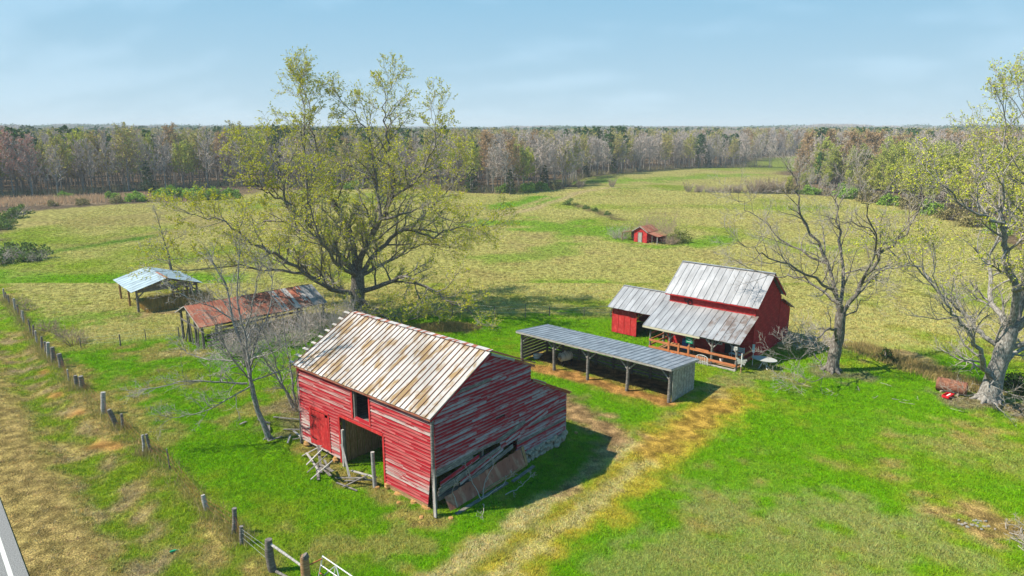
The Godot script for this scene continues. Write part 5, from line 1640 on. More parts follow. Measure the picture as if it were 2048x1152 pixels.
	thicket("dry_shrub", "pale bare shrub beside the left lean-to of the small field shed", Vector2(18.3, -114.2), 2.2, 50, M.twig_pale)
	thicket("dry_shrub", "tangle of brambles in front of the small field shed's open lean-to", Vector2(25.2, -108.0), 1.3, 60, M.twig_warm)
	bush("field_bush", "rounded green bush hugging the small field shed", Vector2(27.2, -109.3), Vector3(2.0, 2.0, 1.8), Color(0.17, 0.19, 0.05), 1900, 0.13)
	for q in [[24.6, -55.4, 2.0, 46, "heap of fallen dead limbs against the red barn's back wall"], [26.2, -54.8, 1.6, 36, "smaller heap of fallen limbs beside the red barn"]]:
		thicket("brush_heap", q[4], Vector2(q[0], q[1]), q[2] * 0.9, q[3], M.twig, "", 0.35)
	bush("juniper_bush", "small dark evergreen bush in the grass between the two yard trees", Vector2(29.8, -51.6), Vector3(0.75, 1.1, 0.75), Color(0.04, 0.075, 0.02), 700, 0.09)
	bush("dark_bush", "dark evergreen bush behind the trunk of the tall pale tree", Vector2(35.2, -44.8), Vector3(1.6, 1.5, 1.6), Color(0.03, 0.06, 0.018), 1600, 0.10)

func thicket(called: String, label: String, at: Vector2, size: float, stems: int, m: Material, group := "", upness := 1.0) -> void:
	var T := GrowingTree.new()
	T.leaves = 0
	T.maxl = 3
	T.kids = [0, 4, 3]
	T.wig = 0.5
	T.up = 0.05 * upness
	T.min_r = 0.007 + size * 0.0014
	for k in stems:
		var an := rr(0, TAU)
		var d := Vector3(cos(an), rr(0.5, 2.6) * upness, sin(an)).normalized()
		var p := Vector3(cos(an), 0, sin(an)) * size * 0.5 * sqrt(rng.randf())
		if upness < 0.6:
			p.y = rr(0.0, size * 0.4)
		shoot(T, p, d, size * rr(0.5, 1.15), 0.02 + size * 0.003, 1)
	var t := thing(called, label, "shrub", on(at), 0.0, group)
	part("stems", T.wood, m, t)
	part("twigs", T.twig, m, t)

func bush_mesh(s: Vector3, col: Color, n: int, leaf: float) -> ArrayMesh:
	# leaves in clumps spread through an uneven rounded volume
	var mb := MB.new()
	mb.use_c = true
	var clumps := []
	for k in 14 + int(n / 100.0):
		var d := rdir()
		d.y = absf(d.y) * 1.1 - 0.1
		clumps.append(Vector3(d.x * s.x, maxf(0.1, d.y * s.y * 0.85 + s.y * 0.15), d.z * s.z) * rr(0.45, 0.95))
	for k in n:
		var c: Vector3 = clumps[rng.randi() % clumps.size()]
		var p := c + rdir() * s * 0.28 * sqrt(rng.randf())
		p.y = maxf(p.y, 0.03)
		mb.col = col.lerp(col * 1.7, rng.randf() * 0.7) * rr(0.7, 1.2)
		var x := rdir()
		var l := leaf * rr(0.6, 1.3)
		mb.leaf(p, x * l * 0.6, x.cross(rdir()).normalized() * l)
	return mb.mesh()

func stem_mesh(s: Vector3, n: int, r: float) -> ArrayMesh:
	var mb := MB.new()
	for k in n:
		var d := rdir()
		d.y = absf(d.y) + 0.4
		mb.tube(PackedVector3Array([Vector3(d.x, 0, d.z) * s * 0.12, d * s * Vector3(0.4, 0.45, 0.4), d.normalized() * s * 0.85]), PackedFloat32Array([r, r * 0.7, r * 0.25]), 4)
	return mb.mesh()

func bush(called: String, label: String, at: Vector2, s: Vector3, col: Color, n: int, leaf: float, group := "") -> void:
	var t := thing(called, label, "bush", on(at), 0.0, group)
	put("stems", stem_mesh(s, 12, 0.03), M.twig, t)
	put("foliage", bush_mesh(s, col, n, leaf), M.leaf, t)

# ---------------------------------------------------------------- woods
func wood_tree(h: float, spread: float, tw: float, bud: int, bud_a: Color, bud_b: Color, bud_size := 0.2, detail := 1.0) -> Array:
	# [trunk and limbs, fine twigs, opening buds] of a forest tree; twigs are slim slivers
	var trunk := MB.new()
	var twig := MB.new()
	var leaf := MB.new()
	leaf.use_c = true
	var lean := Vector3(rr(-0.6, 0.6), 0, rr(-0.6, 0.6))
	var tp := PackedVector3Array()
	var tr := PackedFloat32Array()
	for k in 6:
		var f := k / 5.0
		tp.append(Vector3(0, h * 0.86 * f, 0) + lean * f + Vector3(rr(-0.12, 0.12), 0, rr(-0.12, 0.12)) * f)
		tr.append(lerpf(0.20, 0.03, f))
	trunk.tube(tp, tr, 5)
	var limbs := int(20 * detail)
	for k in limbs:
		var f := 0.22 + 0.76 * (k + rng.randf()) / limbs
		var g := f * 5.0
		var j := mini(int(g), 4)
		var p := tp[j].lerp(tp[j + 1], g - j)
		var an := k * 2.4 + rr(-0.5, 0.5)
		var d := Vector3(cos(an), rr(0.55, 1.3) + f * 0.6, sin(an)).normalized()
		var ln := spread * rr(0.75, 1.15) * (1.2 - 0.7 * f)
		var mid := p + d * ln * 0.5 + rdir() * 0.3
		var e := p + (d + Vector3.UP * 0.25).normalized() * ln
		trunk.tube(PackedVector3Array([p, mid, e]), PackedFloat32Array([0.075, 0.05, 0.02]), 3)
		var n1 := int(9 * detail)
		for q in n1:
			var ff := 0.2 + 0.8 * (q + rng.randf()) / n1
			var a := p.lerp(mid, ff * 2.0) if ff < 0.5 else mid.lerp(e, ff * 2.0 - 1.0)
			var d2 := (d * 0.7 + rdir() * 0.8 + Vector3.UP * 0.35).normalized()
			var l2 := ln * 0.42 * rr(0.6, 1.1)
			var b := a + d2 * l2
			twig.sliver(a, b, tw * 1.5, rdir())
			for w in int(7 * detail):
				var c := a.lerp(b, rr(0.2, 1.0))
				var d3 := (d2 + rdir() * 0.9 + Vector3.UP * 0.2).normalized()
				twig.sliver(c, c + d3 * l2 * rr(0.4, 0.8), tw, rdir())
			for w in bud:
				leaf.col = bud_a.lerp(bud_b, rng.randf()) * rr(0.8, 1.15)
				var x := rdir()
				var s := bud_size * rr(0.6, 1.2)
				leaf.leaf(a.lerp(b, rr(0.3, 1.15)) + rdir() * 0.35, x * s * 0.6, x.cross(rdir()).normalized() * s)
	return [trunk.mesh(), twig.mesh(), leaf.mesh() if bud > 0 else null]

func pine(h: float, w: float, base: float, n: int, col: Color, needle: float) -> Array:
	var trunk := MB.new()
	trunk.rod(Vector3.ZERO, Vector3(0, h * 0.97, 0), 0.22, 0.03, 6, false)
	var leaf := MB.new()
	leaf.use_c = true
	var br := 26
	for k in br:
		var f := base + (1.0 - base) * (k + rng.randf()) / br
		var an := k * 2.4 + rr(-0.4, 0.4)
		var ln := w * rr(0.7, 1.15) * (pow(1.02 - (f - base) / (1.0 - base), 0.6) if base < 0.1 else 0.3 + 0.75 * sin(PI * (0.22 + 0.74 * (f - base) / (1.0 - base))))
		var p := Vector3(0, h * f, 0)
		var e := p + Vector3(cos(an) * ln, ln * 0.12, sin(an) * ln)
		trunk.tube(PackedVector3Array([p, e]), PackedFloat32Array([0.06, 0.02]), 3)
		for q in int(n / float(br)):
			var c := p.lerp(e, rr(0.25, 1.05)) + rdir() * ln * 0.24
			leaf.col = col.lerp(col * 2.0, rng.randf() * 0.6) * rr(0.7, 1.2)
			var x := rdir()
			var s := needle * rr(0.6, 1.3)
			leaf.leaf(c, x * s * 0.5, x.cross(rdir()).normalized() * s)
	return [trunk.mesh(), null, leaf.mesh()]

func proto(called: String, label: String, category: String, group: String, parts: Array, bark: Material, twig: Material) -> Node3D:
	var t := Node3D.new()
	t.name = called
	put("trunk", parts[0], bark, t)
	if parts[1]:
		put("twigs", parts[1], twig, t)
	if parts[2]:
		put("crown", parts[2], M.leaf, t)
	t.set_meta("label", label)
	t.set_meta("category", category)
	t.set_meta("group", group)
	return t

func stand(p: Node3D, at: Vector2, size: float, label := "", group := "") -> Node3D:
	var o: Node3D = p.duplicate()
	o.name = numbered(p.name)
	add_child(o)
	o.position = on(at, -0.05)
	o.rotation.y = rr(0, TAU)
	o.scale = Vector3(size * rr(0.9, 1.1), size, size * rr(0.9, 1.1))
	if label:
		o.set_meta("label", label)
	if group:
		o.set_meta("group", group)
	return o

func place(p: Node3D, at: Vector2, size: float, kind: String, where: String, row: int) -> void:
	# a wood-edge tree, told by its kind, its size, the wood it stands in and the rank it stands in
	var look: String = {"bare": "bare grey hardwood", "olive": "hardwood with olive-yellow buds", "orange": "hardwood with rusty orange buds", "pink": "hardwood with reddish pink buds", "lime": "spring tree with yellow-green young leaves", "pine": "dark green pine", "cedar": "small dark cedar"}[kind]
	var rank: String = ["front-rank", "second-rank", "third-rank"][row]
	var tall := "tall " if size > 1.03 else ""
	var label := "%s%s %s of %s" % [tall, rank, look, where]
	stand(p, at, size, label, label)

func along(line: Array, spacing: float, depth: float, rows: int) -> Array:
	# uneven rows of spots behind an edge; depth pushes away from the viewer
	var out := []
	for r in rows:
		for k in line.size() - 1:
			var a: Vector2 = line[k]
			var b: Vector2 = line[k + 1]
			var n := maxi(1, int(a.distance_to(b) / spacing))
			for q in n:
				var p := a.lerp(b, (q + rng.randf()) / n)
				p += p.normalized() * (depth * (r + rr(-0.35, 0.45)))
				out.append([p, r])
	return out

func build_woods() -> void:
	var none := Color.WHITE
	var G1 := "trees along the edges of the woods"
	var bare := []
	for k in 4:
		bare.append(wood_tree(rr(15.5, 17.5), rr(4.2, 5.2), 0.095, 0, none, none))
	var olive := [wood_tree(16.0, 5.0, 0.07, 9, Color(0.50, 0.44, 0.13), Color(0.40, 0.38, 0.12), 0.26), wood_tree(15.0, 5.2, 0.07, 10, Color(0.50, 0.46, 0.10), Color(0.37, 0.39, 0.10), 0.26)]
	var orange := [wood_tree(16.5, 5.0, 0.07, 9, Color(0.44, 0.28, 0.13), Color(0.38, 0.26, 0.14), 0.24)]
	var pink := [wood_tree(15.5, 4.4, 0.07, 7, Color(0.52, 0.25, 0.20), Color(0.45, 0.27, 0.22), 0.22)]
	var lime := [wood_tree(14.0, 5.4, 0.06, 18, Color(0.50, 0.50, 0.07), Color(0.36, 0.42, 0.07), 0.24), wood_tree(15.5, 5.2, 0.06, 16, Color(0.46, 0.48, 0.09), Color(0.34, 0.40, 0.08), 0.24)]
	var pines := [pine(17.0, 3.0, 0.45, 1700, Color(0.045, 0.10, 0.025), 0.34), pine(15.5, 3.3, 0.40, 1700, Color(0.05, 0.11, 0.028), 0.34)]
	var cedars := [pine(7.5, 2.1, 0.03, 2200, Color(0.035, 0.062, 0.02), 0.20), pine(6.0, 1.5, 0.03, 1500, Color(0.035, 0.055, 0.018), 0.18)]

	var P := {}
	P.bare = []
	for b in bare:
		P.bare.append(proto("bare_hardwood", "tall bare grey hardwood standing at the edge of the woods", "tree", G1, b, M.trunk_far, M.twig_far))
	P.olive = []
	for b in olive:
		P.olive.append(proto("budding_hardwood", "hardwood with olive-yellow opening buds at the edge of the woods", "tree", "budding trees along the edges of the woods", b, M.trunk_far, M.twig_warm))
	P.orange = [proto("orange_hardwood", "hardwood with rusty orange buds at the edge of the woods", "tree", "orange-budded trees in the woods", orange[0], M.trunk_far, M.twig_warm)]
	P.pink = [proto("red_maple", "hardwood with reddish pink buds at the edge of the woods", "tree", "pink-budded trees in the woods", pink[0], M.trunk_far, M.twig_far)]
	P.lime = []
	for b in lime:
		P.lime.append(proto("spring_tree", "spring tree with yellow-green young leaves along the wood beside the pasture", "tree", "yellow-green trees along the pasture wood", b, M.trunk_far, M.twig_warm))
	P.pine = []
	for b in pines:
		P.pine.append(proto("pine_tree", "dark green pine standing among the bare hardwoods", "tree", "pines in the woods", b, M.trunk_far, M.twig))
	P.cedar = []
	for b in cedars:
		P.cedar.append(proto("cedar_tree", "small dark cedar at the foot of the woods", "tree", "cedars at the foot of the woods", b, M.trunk_far, M.twig))

	var left := [Vector2(-150, -168), Vector2(-135.2, -181), Vector2(-125.6, -187), Vector2(-115.5, -200), Vector2(-107.8, -213.5), Vector2(-96.3, -223), Vector2(-75.2, -223), Vector2(-51.6, -219), Vector2(-27.3, -215), Vector2(-10.9, -201.4), Vector2(-3.5, -199), Vector2(16.9, -219)]
	var middle := [Vector2(16.9, -219), Vector2(22.4, -245), Vector2(35.4, -277.4), Vector2(56.3, -304), Vector2(76.3, -324), Vector2(102.3, -332), Vector2(126.7, -337)]
	var right := [Vector2(78, -203), Vector2(85, -201), Vector2(93.5, -193), Vector2(96, -176), Vector2(94, -156), Vector2(91, -138), Vector2(86.5, -118), Vector2(81, -98)]
	for e in along(left, 4.6, 5.0, 3):
		var p: Vector2 = e[0]
		var pk := rng.randf()
		var west := p.x < -60.0
		var kind := "bare"
		if pk > 0.95:
			kind = "orange"
		elif pk > 0.92:
			kind = "pink"
		elif pk > 0.62:
			kind = "olive" if rng.randf() < 0.7 else "lime"
		elif pk > 0.54 and not west and e[1] > 0:
			kind = "pine"
		var a: Array = P[kind]
		var where := "the wood beyond the straw strip" if west else "the wood behind the spreading tree"
		place(a[rng.randi() % a.size()], p, rr(0.78, 1.15) * (1.10 if west else 0.97), kind, where, int(e[1]))
	for e in along(middle, 5.0, 5.0, 2):
		var pk := rng.randf()
		var kind := "bare" if pk < 0.72 else ("olive" if pk < 0.92 else "cedar" if pk < 0.96 else "pine")
		var a: Array = P[kind]
		place(a[rng.randi() % a.size()], e[0], rr(0.85, 1.05), kind, "the wood heading the far pasture", int(e[1]))
	for e in along(right, 5.2, 5.5, 3):
		var p: Vector2 = e[0]
		p += Vector2(5.0, 0.0) * e[1]
		var pk := rng.randf()
		var kind := "lime" if pk < 0.72 else ("bare" if pk < 0.88 else "olive")
		var a: Array = P[kind]
		place(a[rng.randi() % a.size()], p, rr(0.68, 0.95) * (0.72 if e[1] == 0 else 0.95) * (0.62 if p.y < -188.0 else 1.0), kind, "the leafy wood by the pasture", int(e[1]))
	# single trees one can make out
	stand(P.cedar[0], Vector2(-103.6, -196), 1.15, "dark bushy cedar standing before the bare wood above the straw strip")
	stand(P.pine[1], Vector2(97.3, -218), 0.72, "round green pine at the corner where the far pasture narrows")
	stand(P.cedar[1], Vector2(93.9, -333), 1.5, "dark cedar standing out before the far bare wood")
	stand(P.cedar[1], Vector2(-0.5, -197), 1.2)
	stand(P.cedar[1], Vector2(10.0, -210), 1.25)
	stand(P.cedar[0], Vector2(-12.0, -201), 1.1)
	for k in 7:
		stand(P.pine[k % 2], Vector2(-80 + k * 9.5, -236 - (k % 3) * 4), rr(1.0, 1.15))

	# scrub along the wood edges
	var scrub_mesh := bush_mesh(Vector3(2.6, 2.2, 2.2), Color(0.17, 0.27, 0.04), 1800, 0.20)
	var scrub_stems := stem_mesh(Vector3(2.6, 2.2, 2.2), 14, 0.04)
	var dull_mesh := bush_mesh(Vector3(2.4, 2.4, 2.2), Color(0.22, 0.19, 0.08), 1100, 0.19)
	for q in [[-101.9, -175.0, 1.0, 0], [-94.8, -172, 1.15, 0], [-91.6, -180.8, 1.5, 0], [-88.3, -181.5, 1.6, 0], [-84.4, -180.8, 1.5, 0], [-116.4, -178.2, 0.8, 0], [-80, -182, 1.5, 0], [-76, -186, 1.3, 0], [-102.9, -163.8, 0.8, 1], [-97, -168, 0.9, 1], [-108.8, -161.8, 0.7, 1], [-2.1, -201, 1.2, 0], [4.4, -203, 1.3, 0], [9.0, -207, 1.2, 0], [13.0, -211, 1.2, 1], [21.7, -219, 0.9, 1], [-18, -206, 1.1, 1], [-34, -213, 1.2, 1], [-50, -216, 1.3, 0], [-64, -219, 1.2, 1],
		[81, -200, 1.3, 1], [86, -198, 1.2, 0], [92, -188, 1.4, 0], [93, -178, 1.5, 1], [93, -168, 1.3, 0], [92, -158, 1.4, 1], [90.5, -147, 1.4, 0], [89, -138, 1.3, 1], [87, -128, 1.4, 1], [85, -118, 1.2, 0], [82, -106, 1.3, 1], [95, -195, 1.6, 0]]:
		var green: bool = q[3] == 0
		var t := thing("scrub_bush", "fresh green scrub bush at the edge of field and wood" if green else "dull olive scrub bush at the edge of field and wood", "bush", on(Vector2(q[0], q[1])), rr(0, TAU), "green scrub along the wood edges" if green else "olive scrub along the wood edges")
		put("stems", scrub_stems, M.twig, t)
		put("foliage", scrub_mesh if green else dull_mesh, M.leaf, t)
		t.scale = Vector3.ONE * float(q[2])
	# bushes down the left side of the field
	var dark_mesh := bush_mesh(Vector3(2.3, 1.9, 2.2), Color(0.11, 0.16, 0.04), 1000, 0.17)
	for q in [[-92.8, -124.0, 1.0], [-96.0, -128.0, 1.1], [-100.9, -138.1, 1.2], [-104.0, -144.7, 1.1], [-68.5, -95.2, 1.3], [-70.0, -91.7, 1.1], [-72.0, -96.6, 1.2]]:
		var t := thing("dark_bush", "dark green bush on the open side of the stubble field", "bush", on(Vector2(q[0], q[1])), rr(0, TAU), "dark bushes beside the stubble field")
		put("stems", scrub_stems, M.twig, t)
		put("foliage", dark_mesh, M.leaf, t)
		t.scale = Vector3.ONE * float(q[2])
	for q in [[-70.5, -93.5, 2.2], [-66.8, -94.0, 1.6], [-72.5, -90.0, 2.0]]:
		thicket("bramble_patch", "grey leafless bramble patch mixed with the dark bushes by the stubble field", Vector2(q[0], q[1]), q[2], 40, M.twig, "brambles beside the stubble field")
	# the thin hedge that crosses the far pasture
	var hb := MB.new()
	var hs := MB.new()
	for k in 40:
		var an := rr(0, TAU)
		var a := Vector3(cos(an), 0, sin(an)) * 1.0 * sqrt(rng.randf())
		var d := Vector3(cos(an) * 0.6, rr(1.0, 2.2), sin(an) * 0.6).normalized()
		var e := a + d * rr(2.0, 4.4)
		hb.rod(a, e, 0.04, 0.01, 3, false)
		for q in 16:
			var c := a.lerp(e, rr(0.15, 1.0))
			hs.sliver(c, c + (d + rdir() * 0.9).normalized() * rr(0.5, 1.4), 0.06, rdir())
	var hedge_t := [hb.mesh(), hs.mesh(), null]
	var hp := proto("hedge_shrub", "bare brown shrub in the thin hedge across the far pasture", "shrub", "shrubs of the hedge across the pasture", hedge_t, M.trunk_far, M.twig_warm)
	for k in 22:
		stand(hp, Vector2(51.0 + k * 1.25 + rr(-0.6, 0.6), -198.5 + rr(-1.2, 1.2)), rr(0.35, 0.75) + (0.4 if k > 14 else 0.0))
	stand(hp, Vector2(21.0, -212), 0.7)
	stand(hp, Vector2(31.0, -214), 0.7)
	# scrub in the ditch
	for q in [[14.6, -169.5, 0.9], [19.0, -155.0, 0.5], [20.5, -147.0, 0.45], [17.3, -161.0, 0.5]]:
		var t := thing("scrub_bush", "low dark scrub growing in the ditch across the pasture", "bush", on(Vector2(q[0], q[1])), rr(0, TAU), "scrub in the pasture ditch")
		put("foliage", dark_mesh, M.leaf, t)
		t.scale = Vector3.ONE * float(q[2])
	# straw-coloured broomsedge strip before the left wood
	var mb := MB.new()
	mb.use_c = true
	for k in 9000:
		var f := rng.randf()
		var c := Vector2(-140, -158).lerp(Vector2(-84, -186), f) + Vector2(rr(-1, 1) * 4.0, rr(-1, 1) * (11.0 - 4.0 * f))
		var p := on(c)
		mb.col = Color(0.66, 0.45, 0.26).lerp(Color(0.42, 0.29, 0.20), rng.randf()) * rr(0.7, 1.2)
		mb.sliver(p, p + Vector3(rr(-0.4, 0.4), rr(0.5, 1.5), rr(-0.4, 0.4)), rr(0.08, 0.2), rdir())
	var st := part("dry_tall_grass", mb, M.leaf, self)
	st.set_meta("kind", "stuff")
	tag(st, "strip of tall straw-coloured dry grass before the bare wood", "grass")

	# undergrowth at the foot of the woods
	var ub := MB.new()
	ub.use_c = true
	for e in along(left, 0.09, 2.2, 3) + along(middle, 0.14, 2.2, 2) + along(right, 0.10, 2.5, 3):
		var p := on(e[0])
		ub.col = Color(0.36, 0.27, 0.20).lerp(Color(0.24, 0.26, 0.08), rng.randf() * 0.8) * rr(0.6, 1.2)
		ub.sliver(p, p + Vector3(rr(-0.8, 0.8), rr(0.6, 2.8), rr(-0.8, 0.8)), rr(0.10, 0.22), rdir())
	var uo := part("undergrowth", ub, M.leaf, self)
	uo.set_meta("kind", "stuff")
	tag(uo, "brown and green undergrowth along the foot of the woods", "undergrowth")

	# the woods behind, which read as one mass
	var spots := {}
	var names := ["bare0", "bare1", "olive0", "lime0", "pine0", "orange0", "bare2"]
	for n in names:
		spots[n] = []
	var clearing := Vector2(184, -436)
	var tries := 0
	while tries < 15000:
		tries += 1
		var d := sqrt(rr(200.0 * 200.0, 760.0 * 760.0))
		var an := rr(-0.74, 0.74)
		var p := Vector2(sin(an), -cos(an)) * d
		if not in_wood(p) or p.distance_to(Geometry2D.get_closest_point_to_segment(p, Vector2(122, -325), clearing)) < 20.0 or p.distance_to(clearing) < 34.0:
			continue
		if rng.randf() > 1.25 - d / 900.0:
			continue
		var zone := n_big.get_noise_2d(p.x * 0.8, p.y * 0.8)
		var pk := rng.randf() + zone * 0.45 + (0.12 if p.x < -60.0 else 0.0)
		var n := "bare%d" % (rng.randi() % 3)
		if p.x > 60.0 and p.y > -290.0 and pk > 0.25:
			n = "lime0"
		elif pk > 0.92:
			n = "pine0"
		elif pk > 0.68:
			n = "olive0"
		elif pk < 0.04:
			n = "orange0"
		var s := rr(0.72, 1.12)
		if n == "lime0":
			s *= 0.85
		spots[n].append(Transform3D(Basis(Vector3.UP, rr(0, TAU)).scaled(Vector3(s, s, s)), on(p)))
	var look := {"bare0": bare[0], "bare1": bare[1], "bare2": bare[2], "olive0": olive[0], "lime0": lime[1], "pine0": pines[0], "orange0": orange[0]}
	var wood := Node3D.new()
	wood.name = "woodland"
	add_child(wood)
	wood.set_meta("kind", "stuff")
	tag(wood, "mass of bare, budding and pine woodland filling the country behind the fields", "woodland")
	for n in names:
		var parts: Array = look[n]
		var tw: Material = M.twig_warm if n[0] in ["o", "l"] else M.twig_far
		scatter("trunks", parts[0], M.trunk_far, spots[n], wood)
		if parts[1]:
			scatter("branches", parts[1], tw, spots[n], wood)
		if parts[2]:
			scatter("foliage", parts[2], M.leaf, spots[n], wood)
	# farther off: broad clumps of crowns, to the skyline
	var far_bare := MB.new()
	var far_pine := MB.new()
	far_bare.use_c = true
	far_pine.use_c = true
	for k in 420:
		var c := Vector3(rr(-9, 9), 0, rr(-9, 9))
		var top := 9.0 + 5.5 * rng.randf()
		far_bare.col = Color(0.44, 0.37, 0.35).lerp(Color(0.46, 0.42, 0.22), 0.6 * float(k % 5 == 0)) * rr(0.7, 1.2)
		far_bare.sliver(c + Vector3(0, top * rr(0.2, 0.7), 0), c + Vector3(rr(-2, 2), top, rr(-2, 2)), rr(0.4, 1.0), rdir())
		far_pine.col = Color(0.05, 0.10, 0.035) * rr(0.6, 1.7)
		far_pine.leaf(c + Vector3(0, top * rr(0.55, 1.05), 0), rdir() * 0.9, rdir() * 1.2)
	var fb := []
	var fp := []
	for k in 17000:
		var d := 640.0 * pow(3300.0 / 640.0, rng.randf())
		var an := rr(-0.76, 0.76)
		var p := Vector2(sin(an), -cos(an)) * d
		var zone := n_big.get_noise_2d(p.x * 0.35, p.y * 0.9)
		var s := rr(0.9, 1.25) * (1.0 + d / 2600.0)
		var tf := Transform3D(Basis(Vector3.UP, rr(0, TAU)).scaled(Vector3(s, rr(0.7, 1.15), s)), on(p))
		if zone > 0.14 + rr(-0.1, 0.1):
			fp.append(tf)
		else:
			fb.append(tf)
	var fw := Node3D.new()
	fw.name = "distant_woodland"
	add_child(fw)
	fw.set_meta("kind", "stuff")
	tag(fw, "distant hazy woodland rolling to the skyline", "woodland")
	scatter("crowns", far_bare.mesh(), M.leaf, fb, fw)
	scatter("pine_crowns", far_pine.mesh(), M.leaf, fp, fw)

func in_wood(p: Vector2) -> bool:
	var field := PackedVector2Array([Vector2(-220, -120), Vector2(-152, -178), Vector2(-138, -192), Vector2(-118, -210), Vector2(-100, -233), Vector2(-75, -234), Vector2(-50, -231), Vector2(-26, -227), Vector2(-9, -214), Vector2(2, -213), Vector2(10, -226), Vector2(14, -250), Vector2(28, -284), Vector2(50, -312), Vector2(72, -334), Vector2(100, -344), Vector2(135, -350), Vector2(140, -342), Vector2(112, -260), Vector2(90, -222), Vector2(112, -195), Vector2(114, -175), Vector2(112, -150), Vector2(108, -130), Vector2(104, -110), Vector2(100, -90), Vector2(90, 0), Vector2(-200, 0)])
	return not Geometry2D.is_point_in_polygon(p, field)

func scatter(called: String, me: Mesh, m: Material, where: Array, parent: Node3D, cols: Array = []) -> MultiMeshInstance3D:
	var mm := MultiMesh.new()
	mm.transform_format = MultiMesh.TRANSFORM_3D
	mm.use_colors = cols.size() > 0
	mm.mesh = me
	mm.instance_count = where.size()
	for k in where.size():
		mm.set_instance_transform(k, where[k])
		if cols.size():
			mm.set_instance_color(k, cols[k])
	var o := MultiMeshInstance3D.new()
	o.name = called
	o.multimesh = mm
	o.material_override = m
	o.set_meta("kind", "stuff")
	parent.add_child(o, true)
	return o

# ---------------------------------------------------------------- fences
func build_fences() -> void:
	var spots := [Vector2(-55.2,-72.0),Vector2(-54.3,-71.1),Vector2(-52.7,-69.4),Vector2(-50.4,-67.0),Vector2(-49.0,-65.4),Vector2(-47.4,-63.6),Vector2(-46.5,-62.6),Vector2(-43.4,-59.0),Vector2(-42.6,-58.2),Vector2(-40.9,-56.2),Vector2(-39.3,-54.4),Vector2(-38.3,-53.4),Vector2(-37.5,-52.6),Vector2(-36.5,-51.6),Vector2(-34.9,-50.1),Vector2(-32.4,-47.1),Vector2(-31.1,-45.9),Vector2(-30.6,-45.6),Vector2(-26.5,-41.3),Vector2(-24.6,-39.4),Vector2(-24.0,-39.0),Vector2(-21.0,-35.8),Vector2(-20.6,-35.8),Vector2(-18.6,-33.9),Vector2(-14.8,-29.8),Vector2(-12.7,-27.8),Vector2(-12.0,-27.0)]
	var thick := [0.12, 0.1, 0.12, 0.16, 0.12, 0.12, 0.14, 0.1, 0.12, 0.12, 0.13, 0.14, 0.2, 0.24, 0.26, 0.08, 0.2, 0.24, 0.22, 0.2, 0.12, 0.12, 0.12, 0.05, 0.16, 0.16, 0.15]
	var tall := [1.2, 1.0, 1.1, 1.3, 1.1, 1.0, 1.2, 1.4, 1.1, 1.2, 1.2, 1.1, 1.3, 1.2, 1.15, 1.0, 0.95, 1.0, 1.5, 1.2, 1.0, 1.05, 1.2, 1.2, 0.8, 1.3, 0.9]
	var f := thing("roadside_fence", "old wire fence on thick rough grey posts along the road verge", "fence")
	var tops := []
	for k in spots.size():
		var p := on(spots[k], -0.02)
		var lean := Vector3(rr(-0.10, 0.10), 0, rr(-0.08, 0.08)) * (2.2 if k in [19, 21, 22, 24] else 1.0)
		post(f, "post", p, p + Vector3(0, tall[k], 0) + lean * tall[k], thick[k] * 0.7, M.grey if k % 3 else M.silver, 9)
		tops.append(p + lean * 0.7)
	for h in [0.35, 0.65, 0.95]:
		var mb := MB.new()
		for k in tops.size() - 1:
			mb.rod(tops[k] + Vector3(0, h * minf(1.0, tall[k] * 0.85), 0), tops[k + 1] + Vector3(0, h * minf(1.0, tall[k + 1] * 0.85), 0), 0.006, 0.006, 3, false)
		part("wire", mb, M.rust_pipe, f)
	# last year's weeds and leaves caught along the fence
	var wb := MB.new()
	wb.use_c = true
	for k in 10000:
		var q := rng.randf() * (spots.size() - 1)
		var j := int(q)
		var c: Vector2 = spots[j].lerp(spots[j + 1], q - j) + Vector2(rr(-1, 1), rr(-1, 1)) * 0.55
		var p := on(c)
		wb.col = Color(0.50, 0.37, 0.19).lerp(Color(0.26, 0.29, 0.05), rng.randf()) * rr(0.6, 1.15)
		wb.sliver(p, p + Vector3(rr(-0.2, 0.2), rr(0.1, 0.6), rr(-0.2, 0.2)), rr(0.015, 0.04), rdir())
	var ws := part("fence_weeds", wb, M.leaf, self)
	ws.set_meta("kind", "stuff")
	tag(ws, "dead weeds and grass grown up under the roadside fence", "weeds")

	wire_fence("pasture_fence", "low wire fence on thin metal posts between lawn and pole barn", [Vector2(-36.4,-55.0),Vector2(-33.3,-55.4),Vector2(-31.9,-56.9),Vector2(-29.5,-57.9)], [0.9, 1.1, 1.1, 1.0])
	wire_fence("pasture_fence", "low wire fence on thin posts across the grass behind the open shed", [Vector2(-9.5,-66.0),Vector2(-5.9,-65.1),Vector2(-4.4,-65.8),Vector2(-1.7,-64.7),Vector2(1.3,-64.3),Vector2(3.7,-64.9),Vector2(7.1,-64.9),Vector2(9.7,-64.7)], [1.2, 1.2, 1.1, 1.1, 1.5, 1.0, 1.0, 1.2])

	# gate corner by the road
	var c := thing("gate_corner", "weathered corner post with a pale brace pole by the farm gate", "fence")
	var a := on(Vector2(-10.0, -25.1), -0.02)
	post(c, "corner_post", a, a + Vector3(-0.06, 1.5, 0.0), 0.17, M.dark, 10)
	post(c, "brace_pole", a + Vector3(0.05, 1.30, 0.05), Vector3(-8.30, 1.0, -23.95), 0.055, M.silver, 8)
	post(c, "ground_pole", a + Vector3(0.2, 0.1, 0.15), Vector3(-8.35, 0.12, -23.95), 0.06, M.grey, 8)
	var wm := MB.new()
	for h in [0.5, 0.85, 1.1]:
		wm.rod(a + Vector3(-0.1, h, 0), Vector3(-12.0, gh(-12, -27) + h * 0.7, -27.0), 0.006, 0.006, 3, false)
	part("wire", wm, M.galv, c)
